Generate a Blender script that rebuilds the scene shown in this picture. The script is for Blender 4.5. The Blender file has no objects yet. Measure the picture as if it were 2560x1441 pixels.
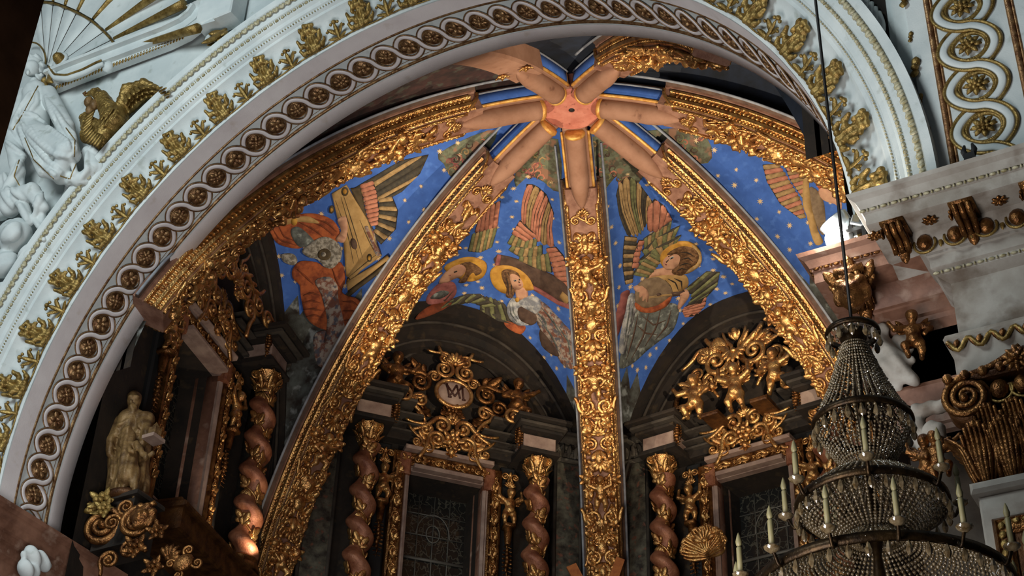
import bpy, math, random
import numpy as np
from mathutils import Vector, Matrix, bvhtree, geometry
random.seed(7); np.random.seed(7)
S = bpy.context.scene
COL = S.collection
PI = math.pi

# ------------------------------------------------------------------ camera
# world frame: x right along the chancel arch, y into the apse, z = 0 at the arch springing
CAM = np.array([8.7959, -12.3374, -9.8307])
YAW, PITCH, ROLL, FOC = 0.52246, 0.62617, 0.037918, 4058.19   # focal length in pixels of 2560
_f = np.array([-math.sin(YAW)*math.cos(PITCH), math.cos(YAW)*math.cos(PITCH), math.sin(PITCH)])
_r = np.array([math.cos(YAW), math.sin(YAW), 0.0]); _u = np.cross(_r, _f)
RIGHT = math.cos(ROLL)*_r + math.sin(ROLL)*_u; UP = -math.sin(ROLL)*_r + math.cos(ROLL)*_u; FWD = _f
cd = bpy.data.cameras.new('camera'); cam = bpy.data.objects.new('camera', cd); COL.objects.link(cam)
cd.sensor_width = 36.0; cd.lens = FOC*36.0/2560.0; cd.clip_start = 0.1; cd.clip_end = 300
cam.matrix_world = Matrix(((RIGHT[0], UP[0], -FWD[0], CAM[0]), (RIGHT[1], UP[1], -FWD[1], CAM[1]), (RIGHT[2], UP[2], -FWD[2], CAM[2]), (0, 0, 0, 1)))
S.camera = cam

# ------------------------------------------------------------------ world, lights, exposure
W = bpy.data.worlds.new('world'); S.world = W; W.use_nodes = True
W.node_tree.nodes['Background'].inputs[0].default_value = (0.75, 0.85, 1.0, 1)
W.node_tree.nodes['Background'].inputs[1].default_value = 0.035
S.view_settings.view_transform = 'Standard'; S.view_settings.look = 'None'
S.view_settings.gamma = 1.0; S.view_settings.use_curve_mapping = False
S.view_settings.exposure = 0.0

def look(o, tgt):
    d = Vector(tgt) - o.location
    o.rotation_euler = d.to_track_quat('-Z', 'Y').to_euler()
def area(name, loc, tgt, size, power, col):
    l = bpy.data.lights.new(name, 'AREA'); l.shape = 'DISK'; l.size = size; l.energy = power; l.color = col
    o = bpy.data.objects.new(name, l); COL.objects.link(o); o.location = loc; look(o, tgt); return o
def spot(name, loc, tgt, angle, power, col, blend=.5, rad=.06):
    l = bpy.data.lights.new(name, 'SPOT'); l.energy = power; l.color = col; l.spot_size = math.radians(angle); l.spot_blend = blend; l.shadow_soft_size = rad
    o = bpy.data.objects.new(name, l); COL.objects.link(o); o.location = loc; look(o, tgt); return o
# nave daylight and lamps, behind and beside the viewer, plus an added low fill
area('nave_light', (-2.0, -13.0, 5.0), (-1.5, 0.0, 3.0), 6.0, 1380, (0.86, 0.97, 1.0))
area('low_fill_light', (3.2, -6.0, -7.0), (-2.0, 0.4, 3.5), 4.5, 720, (1.0, 0.96, 0.95))  # invisible fill in mid-air, added to light the soffit from below
# warm floodlights: cornices at the arch foot, low in the chancel, left window
spot('flood_right', (4.6, 2.2, 0.35), (-0.4, 6.8, 8.0), 68, 2700, (1.0, 0.84, 0.64), .5)
spot('flood_left', (-4.2, 2.4, 0.35), (0.6, 6.8, 7.9), 68, 2000, (1.0, 0.84, 0.64), .5)
spot('flood_chancel', (1.2, -0.5, -6.0), (0.0, 8.0, 4.8), 40, 1350, (1.0, 0.78, 0.54), .8, .12)
spot('flood_window', (-5.2, 4.9, 0.95), (-6.1, 4.6, 2.6), 90, 48, (1.0, 0.78, 0.55), .6, .05)

# ------------------------------------------------------------------ pixel helpers (2560 x 1441 frame)
def ray(x, y):
    d = FWD + RIGHT*(x-1280)/FOC - UP*(y-720.5)/FOC
    return d/np.linalg.norm(d)
def hit(q, axis, val):
    d = ray(*q); return CAM + d*(val-CAM[axis])/d[axis]
def hitplane(q, P, n):
    d = ray(*q); P = np.asarray(P, float); return CAM + d*(((P-CAM)@n)/(d@n))

# ------------------------------------------------------------------ mesh helpers: a shape is (V, F)
def join(*ms):
    ms = [m for m in ms if m is not None]
    V = []; F = []; k = 0
    for v, f in ms:
        V.append(np.asarray(v, float)); F += [tuple(i+k for i in q) for q in f]; k += len(v)
    return np.concatenate(V), F
def T(m, loc=(0, 0, 0), rz=0, sc=1, rx=0, ry=0):
    v = np.asarray(m[0], float)*np.asarray(sc, float)
    R = np.array(Matrix.Rotation(rz, 3, 'Z') @ Matrix.Rotation(ry, 3, 'Y') @ Matrix.Rotation(rx, 3, 'X'))
    f = m[1]
    if np.prod(np.ones(3)*np.asarray(sc, float)) < 0: f = [q[::-1] for q in f]
    return v@R.T + np.asarray(loc, float), f
def XM(m, M):
    M = np.array(M); v = np.asarray(m[0])@M[:3, :3].T + M[:3, 3]
    f = m[1]
    if np.linalg.det(M[:3, :3]) < 0: f = [q[::-1] for q in f]
    return v, f
def grid(P, cu=False, cv=False):
    P = np.asarray(P, float); a, b = P.shape[:2]; F = []
    for i in range(a if cu else a-1):
        i2 = (i+1) % a
        for j in range(b if cv else b-1):
            j2 = (j+1) % b; F.append((i*b+j, i2*b+j, i2*b+j2, i*b+j2))
    return P.reshape(-1, 3), F
def box(x0, x1, y0, y1, z0, z1):
    V = np.array([(x, y, z) for x in (x0, x1) for y in (y0, y1) for z in (z0, z1)], float)
    return V, [(0, 1, 3, 2), (4, 6, 7, 5), (0, 4, 5, 1), (2, 3, 7, 6), (0, 2, 6, 4), (1, 5, 7, 3)]
def bevbox(x0, x1, y0, y1, z0, z1, b=.02):
    # a box whose +z face is chamfered
    V = []
    for z, k in ((z0, 0), (z1-b, 0), (z1, b)):
        V += [(x0+k, y0+k, z), (x1-k, y0+k, z), (x1-k, y1-k, z), (x0+k, y1-k, z)]
    F = [(3, 2, 1, 0), (8, 9, 10, 11)]
    for l in (0, 4):
        for i in range(4): j = (i+1) % 4; F.append((l+i, l+j, l+4+j, l+4+i))
    return np.array(V, float), F
def tube(path, rad, n=7, flat=1.0, up=(0, 0, 1), closed=False, cap=True, ph=0):
    P = np.asarray(path, float); N = len(P)
    rad = np.ones(N)*rad if np.isscalar(rad) else np.asarray(rad, float)
    if closed: t = np.roll(P, -1, 0)-np.roll(P, 1, 0)
    else: t = np.gradient(P, axis=0)
    t /= np.linalg.norm(t, axis=1)[:, None]+1e-12
    up = np.asarray(up, float); up = np.broadcast_to(up, P.shape)
    s = np.cross(t, up); L = np.linalg.norm(s, axis=1)
    bad = L < 1e-3
    if bad.any(): s[bad] = np.cross(t[bad], (1, .3, 0)); L = np.linalg.norm(s, axis=1)
    s /= L[:, None]; m = np.cross(s, t)
    a = np.arange(n)*2*PI/n+ph
    G = P[:, None]+rad[:, None, None]*(s[:, None]*np.cos(a)[None, :, None]+m[:, None]*(flat*np.sin(a))[None, :, None])
    V, F = grid(G, closed, True)
    if cap and not closed:
        k = len(V); V = np.vstack([V, P[:1], P[-1:]])
        for j in range(n):
            j2 = (j+1) % n; F.append((k, j, j2)); F.append((k+1, (N-1)*n+j2, (N-1)*n+j))
    return V, F
def lathe(pr, n=16, a0=0, a1=2*PI):
    full = abs(a1-a0-2*PI) < 1e-6
    a = np.linspace(a0, a1, n+(0 if full else 1), endpoint=not full)
    pr = np.asarray(pr, float)
    G = np.stack([pr[:, None, 0]*np.cos(a), pr[:, None, 0]*np.sin(a), pr[:, None, 1]+0*a], -1)
    return grid(G, False, full)
def ball(c=(0, 0, 0), r=1.0, n=8, m=6):
    r = np.ones(3)*r
    a = np.linspace(-PI/2, PI/2, m+1)
    V, F = lathe(np.stack([np.cos(a)+1e-4, np.sin(a)], -1), n)
    return V*r+np.asarray(c, float), F
def sweep(prof, O, EX, EY, closed=False, cap=False):
    # prof (k,2); O,EX,EY (N,3)
    prof = np.asarray(prof, float)
    G = O[:, None]+prof[None, :, :1]*EX[:, None]+prof[None, :, 1:]*EY[:, None]
    V, F = grid(G, closed, False)
    if cap:
        k = len(prof); N = len(O); F.append(tuple(range(k))); F.append(tuple(range((N-1)*k+k-1, (N-1)*k-1, -1)))
    return V, F
def prism(poly, z0, z1):
    n = len(poly); p = np.asarray(poly, float)
    V = np.vstack([np.c_[p, np.full(n, z0)], np.c_[p, np.full(n, z1)]])
    F = [tuple(range(n, 2*n)), tuple(range(n-1, -1, -1))]+[(i, (i+1) % n, n+(i+1) % n, n+i) for i in range(n)]
    return V, F
def lerp(a, b, t): return a+(b-a)*t

# ------------------------------------------------------------------ signed distance sculpting (surface nets)
def sculpt(prims, res=.02, k=.04, disp=None, pad=.08):
    # prims: ('c', a, b, ra, rb[, k]) round cone, ('e', c, r3[, rz]) ellipsoid ; smooth union
    lo = np.full(3, 1e9); hi = -lo
    for p in prims:
        if p[0] == 'c':
            for q, r in ((p[1], p[3]), (p[2], p[4])): lo = np.minimum(lo, np.array(q)-r); hi = np.maximum(hi, np.array(q)+r)
        else: m = max(p[2]); lo = np.minimum(lo, np.array(p[1])-m); hi = np.maximum(hi, np.array(p[1])+m)
    lo -= pad; hi += pad; n = np.ceil((hi-lo)/res).astype(int)+1
    ax = [lo[i]+res*np.arange(n[i]) for i in range(3)]
    D = np.full(n, 9.0, np.float32)
    for p in prims:
        kk = k
        if p[0] == 'c':
            a, b, ra, rb = np.array(p[1], float), np.array(p[2], float), p[3], p[4]; kk = p[5] if len(p) > 5 else k
            l2 = np.minimum(a-ra, b-rb)-.25-kk; h2 = np.maximum(a+ra, b+rb)+.25+kk
        else:
            c, r3 = np.array(p[1], float), np.array(p[2], float); m = r3.max(); l2 = c-m-.25-kk; h2 = c+m+.25+kk
        i0 = np.maximum(np.floor((l2-lo)/res).astype(int), 0); i1 = np.minimum(np.ceil((h2-lo)/res).astype(int)+1, n)
        sl = tuple(slice(i0[i], i1[i]) for i in range(3))
        X, Y, Z = np.meshgrid(*[ax[i][sl[i]] for i in range(3)], indexing='ij')
        Q = np.stack([X, Y, Z], -1)
        if p[0] == 'c':
            ab = b-a; t = np.clip(((Q-a)@ab)/(ab@ab+1e-9), 0, 1)
            d = np.linalg.norm(Q-a-t[..., None]*ab, axis=-1)-(ra+(rb-ra)*t)
        else:
            q = Q-c
            if len(p) > 3:
                R = np.array(Matrix.Rotation(p[3], 3, p[4] if len(p) > 4 else 'Z')); q = q@R
            k0 = np.linalg.norm(q/r3, axis=-1); k1 = np.linalg.norm(q/(r3*r3), axis=-1)+1e-9
            d = k0*(k0-1)/k1
        A = D[sl]; h = np.clip(.5+.5*(A-d)/kk, 0, 1)
        D[sl] = A+(d-A)*h-kk*h*(1-h)
    if disp is not None:
        X, Y, Z = np.meshgrid(*ax, indexing='ij'); D = D+disp(X, Y, Z)
    ins = D < 0
    c8 = [(i, j, l) for i in (0, 1) for j in (0, 1) for l in (0, 1)]
    sl = lambda a: tuple(slice(a[i], n[i]-1+a[i]) for i in range(3))
    cnt = sum(ins[sl(a)].astype(np.int8) for a in c8)
    act = (cnt > 0) & (cnt < 8)
    idx = np.full(act.shape, -1); idx[act] = np.arange(act.sum())
    acc = np.zeros(act.shape+(3,)); num = np.zeros(act.shape)
    for a in c8:
        for d_ in range(3):
            if a[d_]: continue
            b = list(a); b[d_] = 1; b = tuple(b)
            da, db = D[sl(a)], D[sl(b)]; cr = (da < 0) != (db < 0)
            t = np.where(cr, da/(da-db+1e-12), 0)
            for e in range(3): acc[..., e] += np.where(cr, a[e]+(t if e == d_ else 0), 0)
            num += cr
    I = np.argwhere(act)
    V = lo+res*(I+acc[act]/num[act][:, None])
    F = []
    for d_ in range(3):
        e1, e2 = (d_+1) % 3, (d_+2) % 3
        s0 = [slice(1, n[i]-1) for i in range(3)]; s1 = list(s0); s1[d_] = slice(2, n[d_])
        s0[d_] = slice(1, n[d_]-1)
        A = ins[tuple(s0)]; B = ins[tuple(s1)]
        E = np.argwhere(A != B)+1
        if not len(E): continue
        ok = (E < np.array(n)-1).all(1); E = E[ok]
        def g(o1, o2):
            q = E.copy(); q[:, e1] -= o1; q[:, e2] -= o2; return idx[q[:, 0], q[:, 1], q[:, 2]]
        Qd = np.stack([g(1, 1), g(0, 1), g(0, 0), g(1, 0)], -1)
        fl = ~ins[E[:, 0], E[:, 1], E[:, 2]]
        Qd[fl] = Qd[fl][:, ::-1]
        F += [tuple(q) for q in Qd[(Qd >= 0).all(1)].tolist()]
    return V, F

# ------------------------------------------------------------------ objects
WM = {}
def mdata(name, m, mat, smooth=True, angle=None):
    me = bpy.data.meshes.new(name); me.from_pydata(np.asarray(m[0]).tolist(), [], m[1]); me.update()
    if mat is not None: me.materials.append(MAT[mat])
    if smooth: me.polygons.foreach_set('use_smooth', np.ones(len(me.polygons), bool))
    if smooth and angle: 
        try: me.set_sharp_from_angle(angle=math.radians(angle))
        except Exception: pass
    return me
def tag(o, label=None, cat=None, group=None, kind=None):
    if label: o['label'] = label
    if cat: o['category'] = cat
    if group: o['group'] = group
    if kind: o['kind'] = kind
    return o
I4 = Matrix.Identity(4)
def obj(name, data, parent=None, M=None, **kw):
    o = bpy.data.objects.new(name, data); COL.objects.link(o)
    M = I4.copy() if M is None else Matrix(M)
    if parent is not None:
        o.parent = parent; o.matrix_parent_inverse = WM[parent.name].inverted()
    o.matrix_basis = M; WM[o.name] = M
    return tag(o, **kw)
def mk(name, m, mat, parent=None, smooth=True, M=None, angle=None, **kw):
    return obj(name, mdata(name, m, mat, smooth, angle), parent, M, **kw)
def empty(name, loc, label, cat, group=None):
    o = obj(name, None, None, Matrix.Translation(Vector(loc)), label=label, cat=cat, group=group); o.empty_display_size = .1; return o
def struct(name, m, mat, label, parent=None, smooth=False, angle=None, **kw):
    return mk(name, m, mat, parent, smooth, None, angle, label=label, kind='structure', **kw)
def frame(o, ex, ey, ez, s=1.0):
    s = np.ones(3)*s
    return Matrix(((ex[0]*s[0], ey[0]*s[1], ez[0]*s[2], o[0]), (ex[1]*s[0], ey[1]*s[1], ez[1]*s[2], o[1]), (ex[2]*s[0], ey[2]*s[1], ez[2]*s[2], o[2]), (0, 0, 0, 1)))
def nz(v): v = np.asarray(v, float); return v/np.linalg.norm(v)

# ------------------------------------------------------------------ materials
MAT = {}
def material(name, col, rough=.6, metal=0., col2=None, scale=6., bump=.0, bscale=40., spots=None, emit=None, mix=(.35, .65), detail=4, trans=0, ior=1.45, spec=.5):
    m = bpy.data.materials.new(name); m.use_nodes = True; nt = m.node_tree; b = nt.nodes['Principled BSDF']
    b.inputs['Base Color'].default_value = (*col, 1); b.inputs['Roughness'].default_value = rough; b.inputs['Metallic'].default_value = metal
    b.inputs['IOR'].default_value = ior; b.inputs['Specular IOR Level'].default_value = spec
    if trans: b.inputs['Transmission Weight'].default_value = trans
    tc = nt.nodes.new('ShaderNodeTexCoord'); src = tc.outputs['Object']
    if True:
        ge = nt.nodes.new('ShaderNodeNewGeometry'); src = ge.outputs['Position']
    last = None
    if col2 is not None:
        n = nt.nodes.new('ShaderNodeTexNoise'); n.inputs['Scale'].default_value = scale; n.inputs['Detail'].default_value = detail; n.inputs['Roughness'].default_value = .62
        nt.links.new(src, n.inputs['Vector'])
        r = nt.nodes.new('ShaderNodeValToRGB'); r.color_ramp.elements[0].position = mix[0]; r.color_ramp.elements[1].position = mix[1]
        r.color_ramp.elements[0].color = (*col, 1); r.color_ramp.elements[1].color = (*col2, 1)
        nt.links.new(n.outputs['Fac'], r.inputs[0]); last = r.outputs[0]
    if spots is not None:
        c3, sc, lo, hi = spots
        n = nt.nodes.new('ShaderNodeTexNoise'); n.inputs['Scale'].default_value = sc; n.inputs['Detail'].default_value = 6
        nt.links.new(src, n.inputs['Vector'])
        r = nt.nodes.new('ShaderNodeMapRange'); r.inputs[1].default_value = lo; r.inputs[2].default_value = hi; nt.links.new(n.outputs['Fac'], r.inputs[0])
        mx = nt.nodes.new('ShaderNodeMix'); mx.data_type = 'RGBA'; nt.links.new(r.outputs[0], mx.inputs[0])
        if last is not None: nt.links.new(last, mx.inputs[6])
        else: mx.inputs[6].default_value = (*col, 1)
        mx.inputs[7].default_value = (*c3, 1); last = mx.outputs[2]
    if last is not None: nt.links.new(last, b.inputs['Base Color'])
    if bump:
        n = nt.nodes.new('ShaderNodeTexNoise'); n.inputs['Scale'].default_value = bscale; n.inputs['Detail'].default_value = 3; nt.links.new(src, n.inputs['Vector'])
        bp = nt.nodes.new('ShaderNodeBump'); bp.inputs['Strength'].default_value = bump; bp.inputs['Distance'].default_value = .02
        nt.links.new(n.outputs['Fac'], bp.inputs['Height']); nt.links.new(bp.outputs[0], b.inputs['Normal'])
    if emit: b.inputs['Emission Color'].default_value = (*emit[0], 1); b.inputs['Emission Strength'].default_value = emit[1]
    MAT[name] = m; return m
def hexc(h):
    h = h.lstrip('#'); c = [int(h[i:i+2], 16)/255 for i in (0, 2, 4)]
    return tuple(x/12.92 if x <= .04045 else ((x+.055)/1.055)**2.4 for x in c)
material('stucco', hexc('d2d8d6'), .75, 0, hexc('bcc5c5'), 1.6, .12, 60, (hexc('9aa29a'), 5., .62, .8))
material('stucco_warm', hexc('ded8d6'), .75, 0, hexc('cec6c5'), 1.3, .1, 60, (hexc('b7a898'), 4., .62, .85))
material('stucco_stained', hexc('aca79e'), .8, 0, hexc('8f877c'), 2.2, .12, 50, (hexc('5d4c3c'), 3., .52, .75))
material('marble_brown', hexc('8a6450'), .6, 0, hexc('5a3a2a'), 2.5, .1, 40, (hexc('a58a78'), 5., .55, .75))
material('gold_pale', hexc('a88c50'), .42, .6, hexc('6e5628'), 9., .4, 55)
material('stucco_gilt', hexc('b8b296'), .6, .15, hexc('8e835c'), 16., .2, 55, mix=(.42, .62))
material('gold_line', hexc('a5835a'), .38, .6, hexc('64422a'), 14., .3, 60)
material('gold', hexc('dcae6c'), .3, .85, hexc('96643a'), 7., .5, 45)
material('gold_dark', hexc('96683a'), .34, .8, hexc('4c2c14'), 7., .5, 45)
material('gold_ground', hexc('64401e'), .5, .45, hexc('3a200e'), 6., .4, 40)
material('rose_gold', hexc('a06a4c'), .5, .3, hexc('74422c'), 6., .3, 40)
material('rib_ground', hexc('926c58'), .7, .08, hexc('6c4838'), 5., .2, 40)
material('pink_stone', hexc('96705a'), .8, 0, hexc('86604a'), 3., .1, 40, (hexc('644232'), 6., .66, .8))
material('salmon_stone', hexc('bc7a66'), .8, 0, hexc('a86250'), 5., .15, 30, (hexc('6e3428'), 9., .62, .72))
material('edge_yellow', hexc('e0b060'), .5, .35, hexc('b87c38'), 8., .2, 40)
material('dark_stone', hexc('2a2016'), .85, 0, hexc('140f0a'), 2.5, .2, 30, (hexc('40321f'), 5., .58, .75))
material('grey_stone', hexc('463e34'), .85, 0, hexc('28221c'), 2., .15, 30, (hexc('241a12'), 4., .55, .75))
material('block_stone', hexc('a08878'), .75, 0, hexc('80685c'), 4., .1, 40)
material('painted_stone', hexc('575044'), .85, 0, hexc('302820'), 3.5, .1, 30, (hexc('7a7262'), 7., .55, .68))
material('grotesque', hexc('5c5849'), .85, 0, hexc('241d16'), 6., .1, 30, (hexc('6a4434'), 9., .58, .68), detail=6)
material('foliage_paint', hexc('6c7058'), .85, 0, hexc('54503e'), 7., .0, 30, (hexc('8e6850'), 5., .54, .62), mix=(.42, .58), detail=3)
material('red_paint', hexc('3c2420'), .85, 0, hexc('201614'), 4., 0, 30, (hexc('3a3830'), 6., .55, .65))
material('blue_fresco', hexc('4068b4'), .85, 0, hexc('34589e'), 3., .05, 30, (hexc('4c74bc'), 8., .55, .75))
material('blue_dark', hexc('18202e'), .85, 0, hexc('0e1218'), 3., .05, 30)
material('border_grey', hexc('8a8e94'), .8, 0, hexc('6e7076'), 6.)
material('star_gold', hexc('dcbc8c'), .6, .1)
material('skin_paint', hexc('c89a78'), .85, 0, hexc('b8866a'), 7.)
material('halo_paint', hexc('c8963c'), .7, .1, hexc('b07c30'), 9.)
material('hair_paint', hexc('7a5838'), .85, 0, hexc('553820'), 16., mix=(.42, .58))
material('white_hair', hexc('a8a090'), .85, 0, hexc('6c6456'), 18., mix=(.42, .58))
material('orange_cloth', hexc('b05c30'), .85, 0, hexc('7c3a20'), 7., .0, 30, mix=(.4, .62))
material('orange_deep', hexc('88401f'), .85, 0, hexc('603018'), 7.)
material('white_cloth', hexc('b0aea8'), .85, 0, hexc('7a7c80'), 8., mix=(.42, .58))
material('mottled_cloth', hexc('a89888'), .85, 0, hexc('7c5040'), 8., .0, 30, (hexc('5c5a60'), 11., .52, .62), mix=(.45, .55))
material('grey_cloth', hexc('6c7068'), .85, 0, hexc('484844'), 8., .0, 30, (hexc('94988e'), 9., .55, .65))
material('rose_cloth', hexc('a06058'), .85, 0, hexc('7a4440'), 7.)
material('feather_rose', hexc('c08064'), .85, 0, hexc('a86850'), 12.)
material('feather_tan', hexc('b09060'), .85, 0, hexc('8c7048'), 12.)
material('feather_green', hexc('7c7c50'), .85, 0, hexc('5c5c3c'), 12.)
material('feather_dark', hexc('4c4434'), .85, 0, hexc('34302a'), 12.)
material('paint_line', hexc('30261c'), .85)
material('lute_wood', hexc('8a7458'), .8, 0, hexc('6e5a44'), 9.)
material('board_tan', hexc('b8945c'), .8, 0, hexc('a07c48'), 6.)
material('board_dark', hexc('5a4a30'), .8, 0, hexc('40341f'), 6.)
material('brown_paint', hexc('5c4638'), .85, 0, hexc('443228'), 6.)
material('statue_gilt', hexc('8a6c42'), .55, .2, hexc('543c20'), 7., .3, 40)
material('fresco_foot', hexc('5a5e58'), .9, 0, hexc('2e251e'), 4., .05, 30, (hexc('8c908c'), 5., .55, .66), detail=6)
material('wax', hexc('7a7250'), .5)
material('iron', (.012, .011, .010), .5, .4)
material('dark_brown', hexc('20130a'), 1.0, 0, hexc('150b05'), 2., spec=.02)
material('black', (.006, .006, .006), .7)
material('lamp_glow', (1, 1, 1), .5, emit=((1.0, .97, .9), 60.))
material('lamp_shell', hexc('c8d0d4'), .25, .6)
material('crystal', (.2, .15, .085), .12, .0, hexc('4c3a20'), 25., ior=1.6, trans=.15, spec=1.0)
material('bronze', hexc('3a2a16'), .4, .8, hexc('1e140a'), 12., .2, 40)
material('lead', hexc('6c685e'), .6, .3)
material('wood_orange', hexc('a8642c'), .7, 0, hexc('8c4c20'), 9.)
material('floor_stone', hexc('6a6058'), .5, 0, hexc('504840'), 1.)
material('letter', hexc('3c1c10'), .6)
# leaded window: pale came network over dark glass
def pane_mat():
    m = material('window_glass', (.012, .012, .011), .22, 0, spec=.6); nt = m.node_tree; b = nt.nodes['Principled BSDF']
    ge = nt.nodes.new('ShaderNodeNewGeometry'); v = nt.nodes.new('ShaderNodeTexVoronoi'); v.feature = 'DISTANCE_TO_EDGE'; v.inputs['Scale'].default_value = 6.5
    nz_ = nt.nodes.new('ShaderNodeTexNoise'); nz_.inputs['Scale'].default_value = 5
    nt.links.new(ge.outputs['Position'], nz_.inputs['Vector'])
    ad = nt.nodes.new('ShaderNodeVectorMath'); ad.operation = 'MULTIPLY_ADD'; ad.inputs[1].default_value = (.35, .35, .35)
    nt.links.new(nz_.outputs['Color'], ad.inputs[0]); nt.links.new(ge.outputs['Position'], ad.inputs[2]); nt.links.new(ad.outputs[0], v.inputs['Vector'])
    r = nt.nodes.new('ShaderNodeValToRGB'); r.color_ramp.elements[0].position = .02; r.color_ramp.elements[1].position = .06
    r.color_ramp.elements[0].color = (*hexc('4a483e'), 1); r.color_ramp.elements[1].color = (.012, .012, .011, 1)
    nt.links.new(v.outputs['Distance'], r.inputs[0]); nt.links.new(r.outputs[0], b.inputs['Base Color'])
pane_mat()

# ------------------------------------------------------------------ ornament library (x across, y up, z out of the surface)
def petal(L, Wd, ang=0, o=(0, 0), lift=.25, curl=.0, th=.45, n=6, k=7, bend=0.):
    t = np.linspace(0, 1, k)
    a = ang+bend*t
    dx = np.concatenate([[0], np.cumsum(np.sin(a[1:]))])*L/(k-1); dy = np.concatenate([[0], np.cumsum(np.cos(a[1:]))])*L/(k-1)
    z = lift*L*np.sin(PI*.5*t)+curl*L*t**3
    P = np.stack([o[0]+dx, o[1]+dy, z], -1)
    r = Wd*(.42+.58*np.sin(PI*.5*np.clip(t*1.5, 0, 1)))*np.sqrt(np.clip(1.02-t**4, 0, 1))+.003
    return tube(P, r, n, th)
def acanthus(L=.3, Wd=.1, lobes=3, curl=.25):
    ms = [petal(L, Wd*.42, 0, lift=.18, curl=curl, k=8)]
    for i in range(lobes):
        y = L*(.12+.24*i); s = 1-.18*i
        for d in (-1, 1):
            ms.append(petal(L*.42*s, Wd*.33*s, d*(.95-.12*i), (d*Wd*.15, y), .3, .25, bend=-d*.5))
    return join(*ms)
def scroll(R=.1, turns=1.7, th=.026, d=1, a0=0., tail=.0, n=6, k=30, rise=.6):
    t = np.linspace(0, 1, k); rho = R*(1-.86*t); a = a0+d*2*PI*turns*t
    P = np.stack([rho*np.cos(a), rho*np.sin(a), th*.6+rise*th*t], -1)
    r = th*(1-.45*t)
    if tail:
        q = np.linspace(1, .12, 6)[:, None]; tg = np.array([-math.sin(a0), math.cos(a0), 0])*d
        nrm = np.array([math.cos(a0), math.sin(a0), 0])
        P = np.vstack([P[0]-tg*tail*q+nrm*tail*.35*q**2, P]); r = np.concatenate([th*(.75+.25*(1-q[:, 0])), r])
    return join(tube(P, r, n, .9), ball((P[-1][0], P[-1][1], P[-1][2]), th*1.25, 6, 4))
def rosette(R=.12, n=8, h=.05, two=True):
    ms = [ball((0, 0, h*.7), (R*.26, R*.26, h*.7), 8, 4)]
    for i in range(n):
        ms.append(petal(R, R*1.9/n, 2*PI*i/n, lift=h/R*.9, curl=-.25, th=.5, k=5, n=5))
    if two:
        for i in range(n//2): ms.append(T(petal(R*.62, R*1.7/n, 2*PI*(i+.5)/(n//2), lift=.5, curl=-.3, th=.5, k=5, n=5), (0, 0, h*.35)))
    return join(*ms)
def flower(R=.07):
    ms = [ball((0, 0, R*.5), R*.34, 7, 4)]
    for i in range(5):
        a = 2*PI*i/5; ms.append(ball((R*.62*math.sin(a), R*.62*math.cos(a), R*.3), (R*.42, R*.42, R*.3), 7, 4))
    return join(*ms)
def shell(R=.16, n=7, spread=1.25):
    ms = [ball((0, R*.05, R*.14), (R*.22, R*.18, R*.16), 8, 5)]
    for i in range(n):
        a = -spread+2*spread*i/(n-1); ms.append(petal(R*(1-.12*abs(a)), R*.17, a, lift=.35, curl=-.12, th=.7, k=6))
    return join(*ms)
def fan_leaf(H=.34):
    # the large palmette of the arch frieze: fluted bell open at the heart, lipped top with lobes, curling side leaves
    h = lambda *p: tuple(H*x for x in p)
    p = [('e', h(0, .48, .1), h(.21, .34, .13)), ('e', h(0, .8, .22), h(.27, .11, .13)), ('e', h(-.2, .93, .29), h(.1, .1, .09)), ('e', h(0, .99, .33), h(.11, .1, .09)), ('e', h(.2, .93, .29), h(.1, .1, .09)), ('e', h(0, .12, .08), h(.14, .13, .09))]
    for d in (-1, 1):
        p += [('c', h(d*.12, .3, .1), h(d*.36, .42, .17), H*.1, H*.085), ('c', h(d*.36, .42, .17), h(d*.42, .6, .26), H*.085, H*.055), ('c', h(d*.1, .1, .07), h(d*.36, .12, .1), H*.085, H*.08), ('c', h(d*.36, .12, .1), h(d*.47, .26, .17), H*.08, H*.05), ('e', h(d*.24, .68, .2), h(.08, .09, .08))]
    V, F = sculpt(p, H*.036, H*.05, lambda X, Y, Z: .007*np.sin(X/H*34)+np.clip(H*.1-np.sqrt((X/.75)**2+((Y-H*.42)/1.9)**2), 0, 1)*1.6)
    return join((V, F), ball((0, H*.4, H*.08), (H*.05, H*.12, H*.06), 7, 5))
def sprig(H=.27):
    ms = [petal(H*.8, H*.1, 0, lift=.2, curl=.15), ball((0, H*.88, H*.26), (H*.13, H*.11, H*.1), 7, 4)]
    for d in (-1, 1):
        ms += [petal(H*.5, H*.11, d*.7, (0, H*.3), .25, .3, bend=d*.3), petal(H*.46, H*.1, d*1.35, (0, H*.1), .2, .25, bend=d*.4), ball((d*H*.17, H*.82, H*.25), (H*.085, H*.085, H*.07), 6, 4), ball((d*H*.42, H*.5, H*.24), (H*.08, H*.07, H*.07), 6, 4)]
    return join(*ms)
def fluted_leaf(L=.5, Wd=.25, n=7):
    ms = []
    for i in range(n):
        a = (i/(n-1)-.5)*2; t_ = np.linspace(0, 1, 10)
        P = np.stack([a*Wd*.5*(.35+.65*np.sin(t_*PI*.55)), L*t_*(1-.16*a*a), .04+.1*L*np.sin(t_*PI)+L*.42*t_**4-.06*a*a], -1); ms.append(tube(P, Wd*.1*(.7+.5*np.sin(PI*t_)), 6, .9))
    ms.append(ball((0, L*.97, L*.42), (Wd*.3, Wd*.14, Wd*.14), 8, 5))
    return join(*ms)
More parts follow.
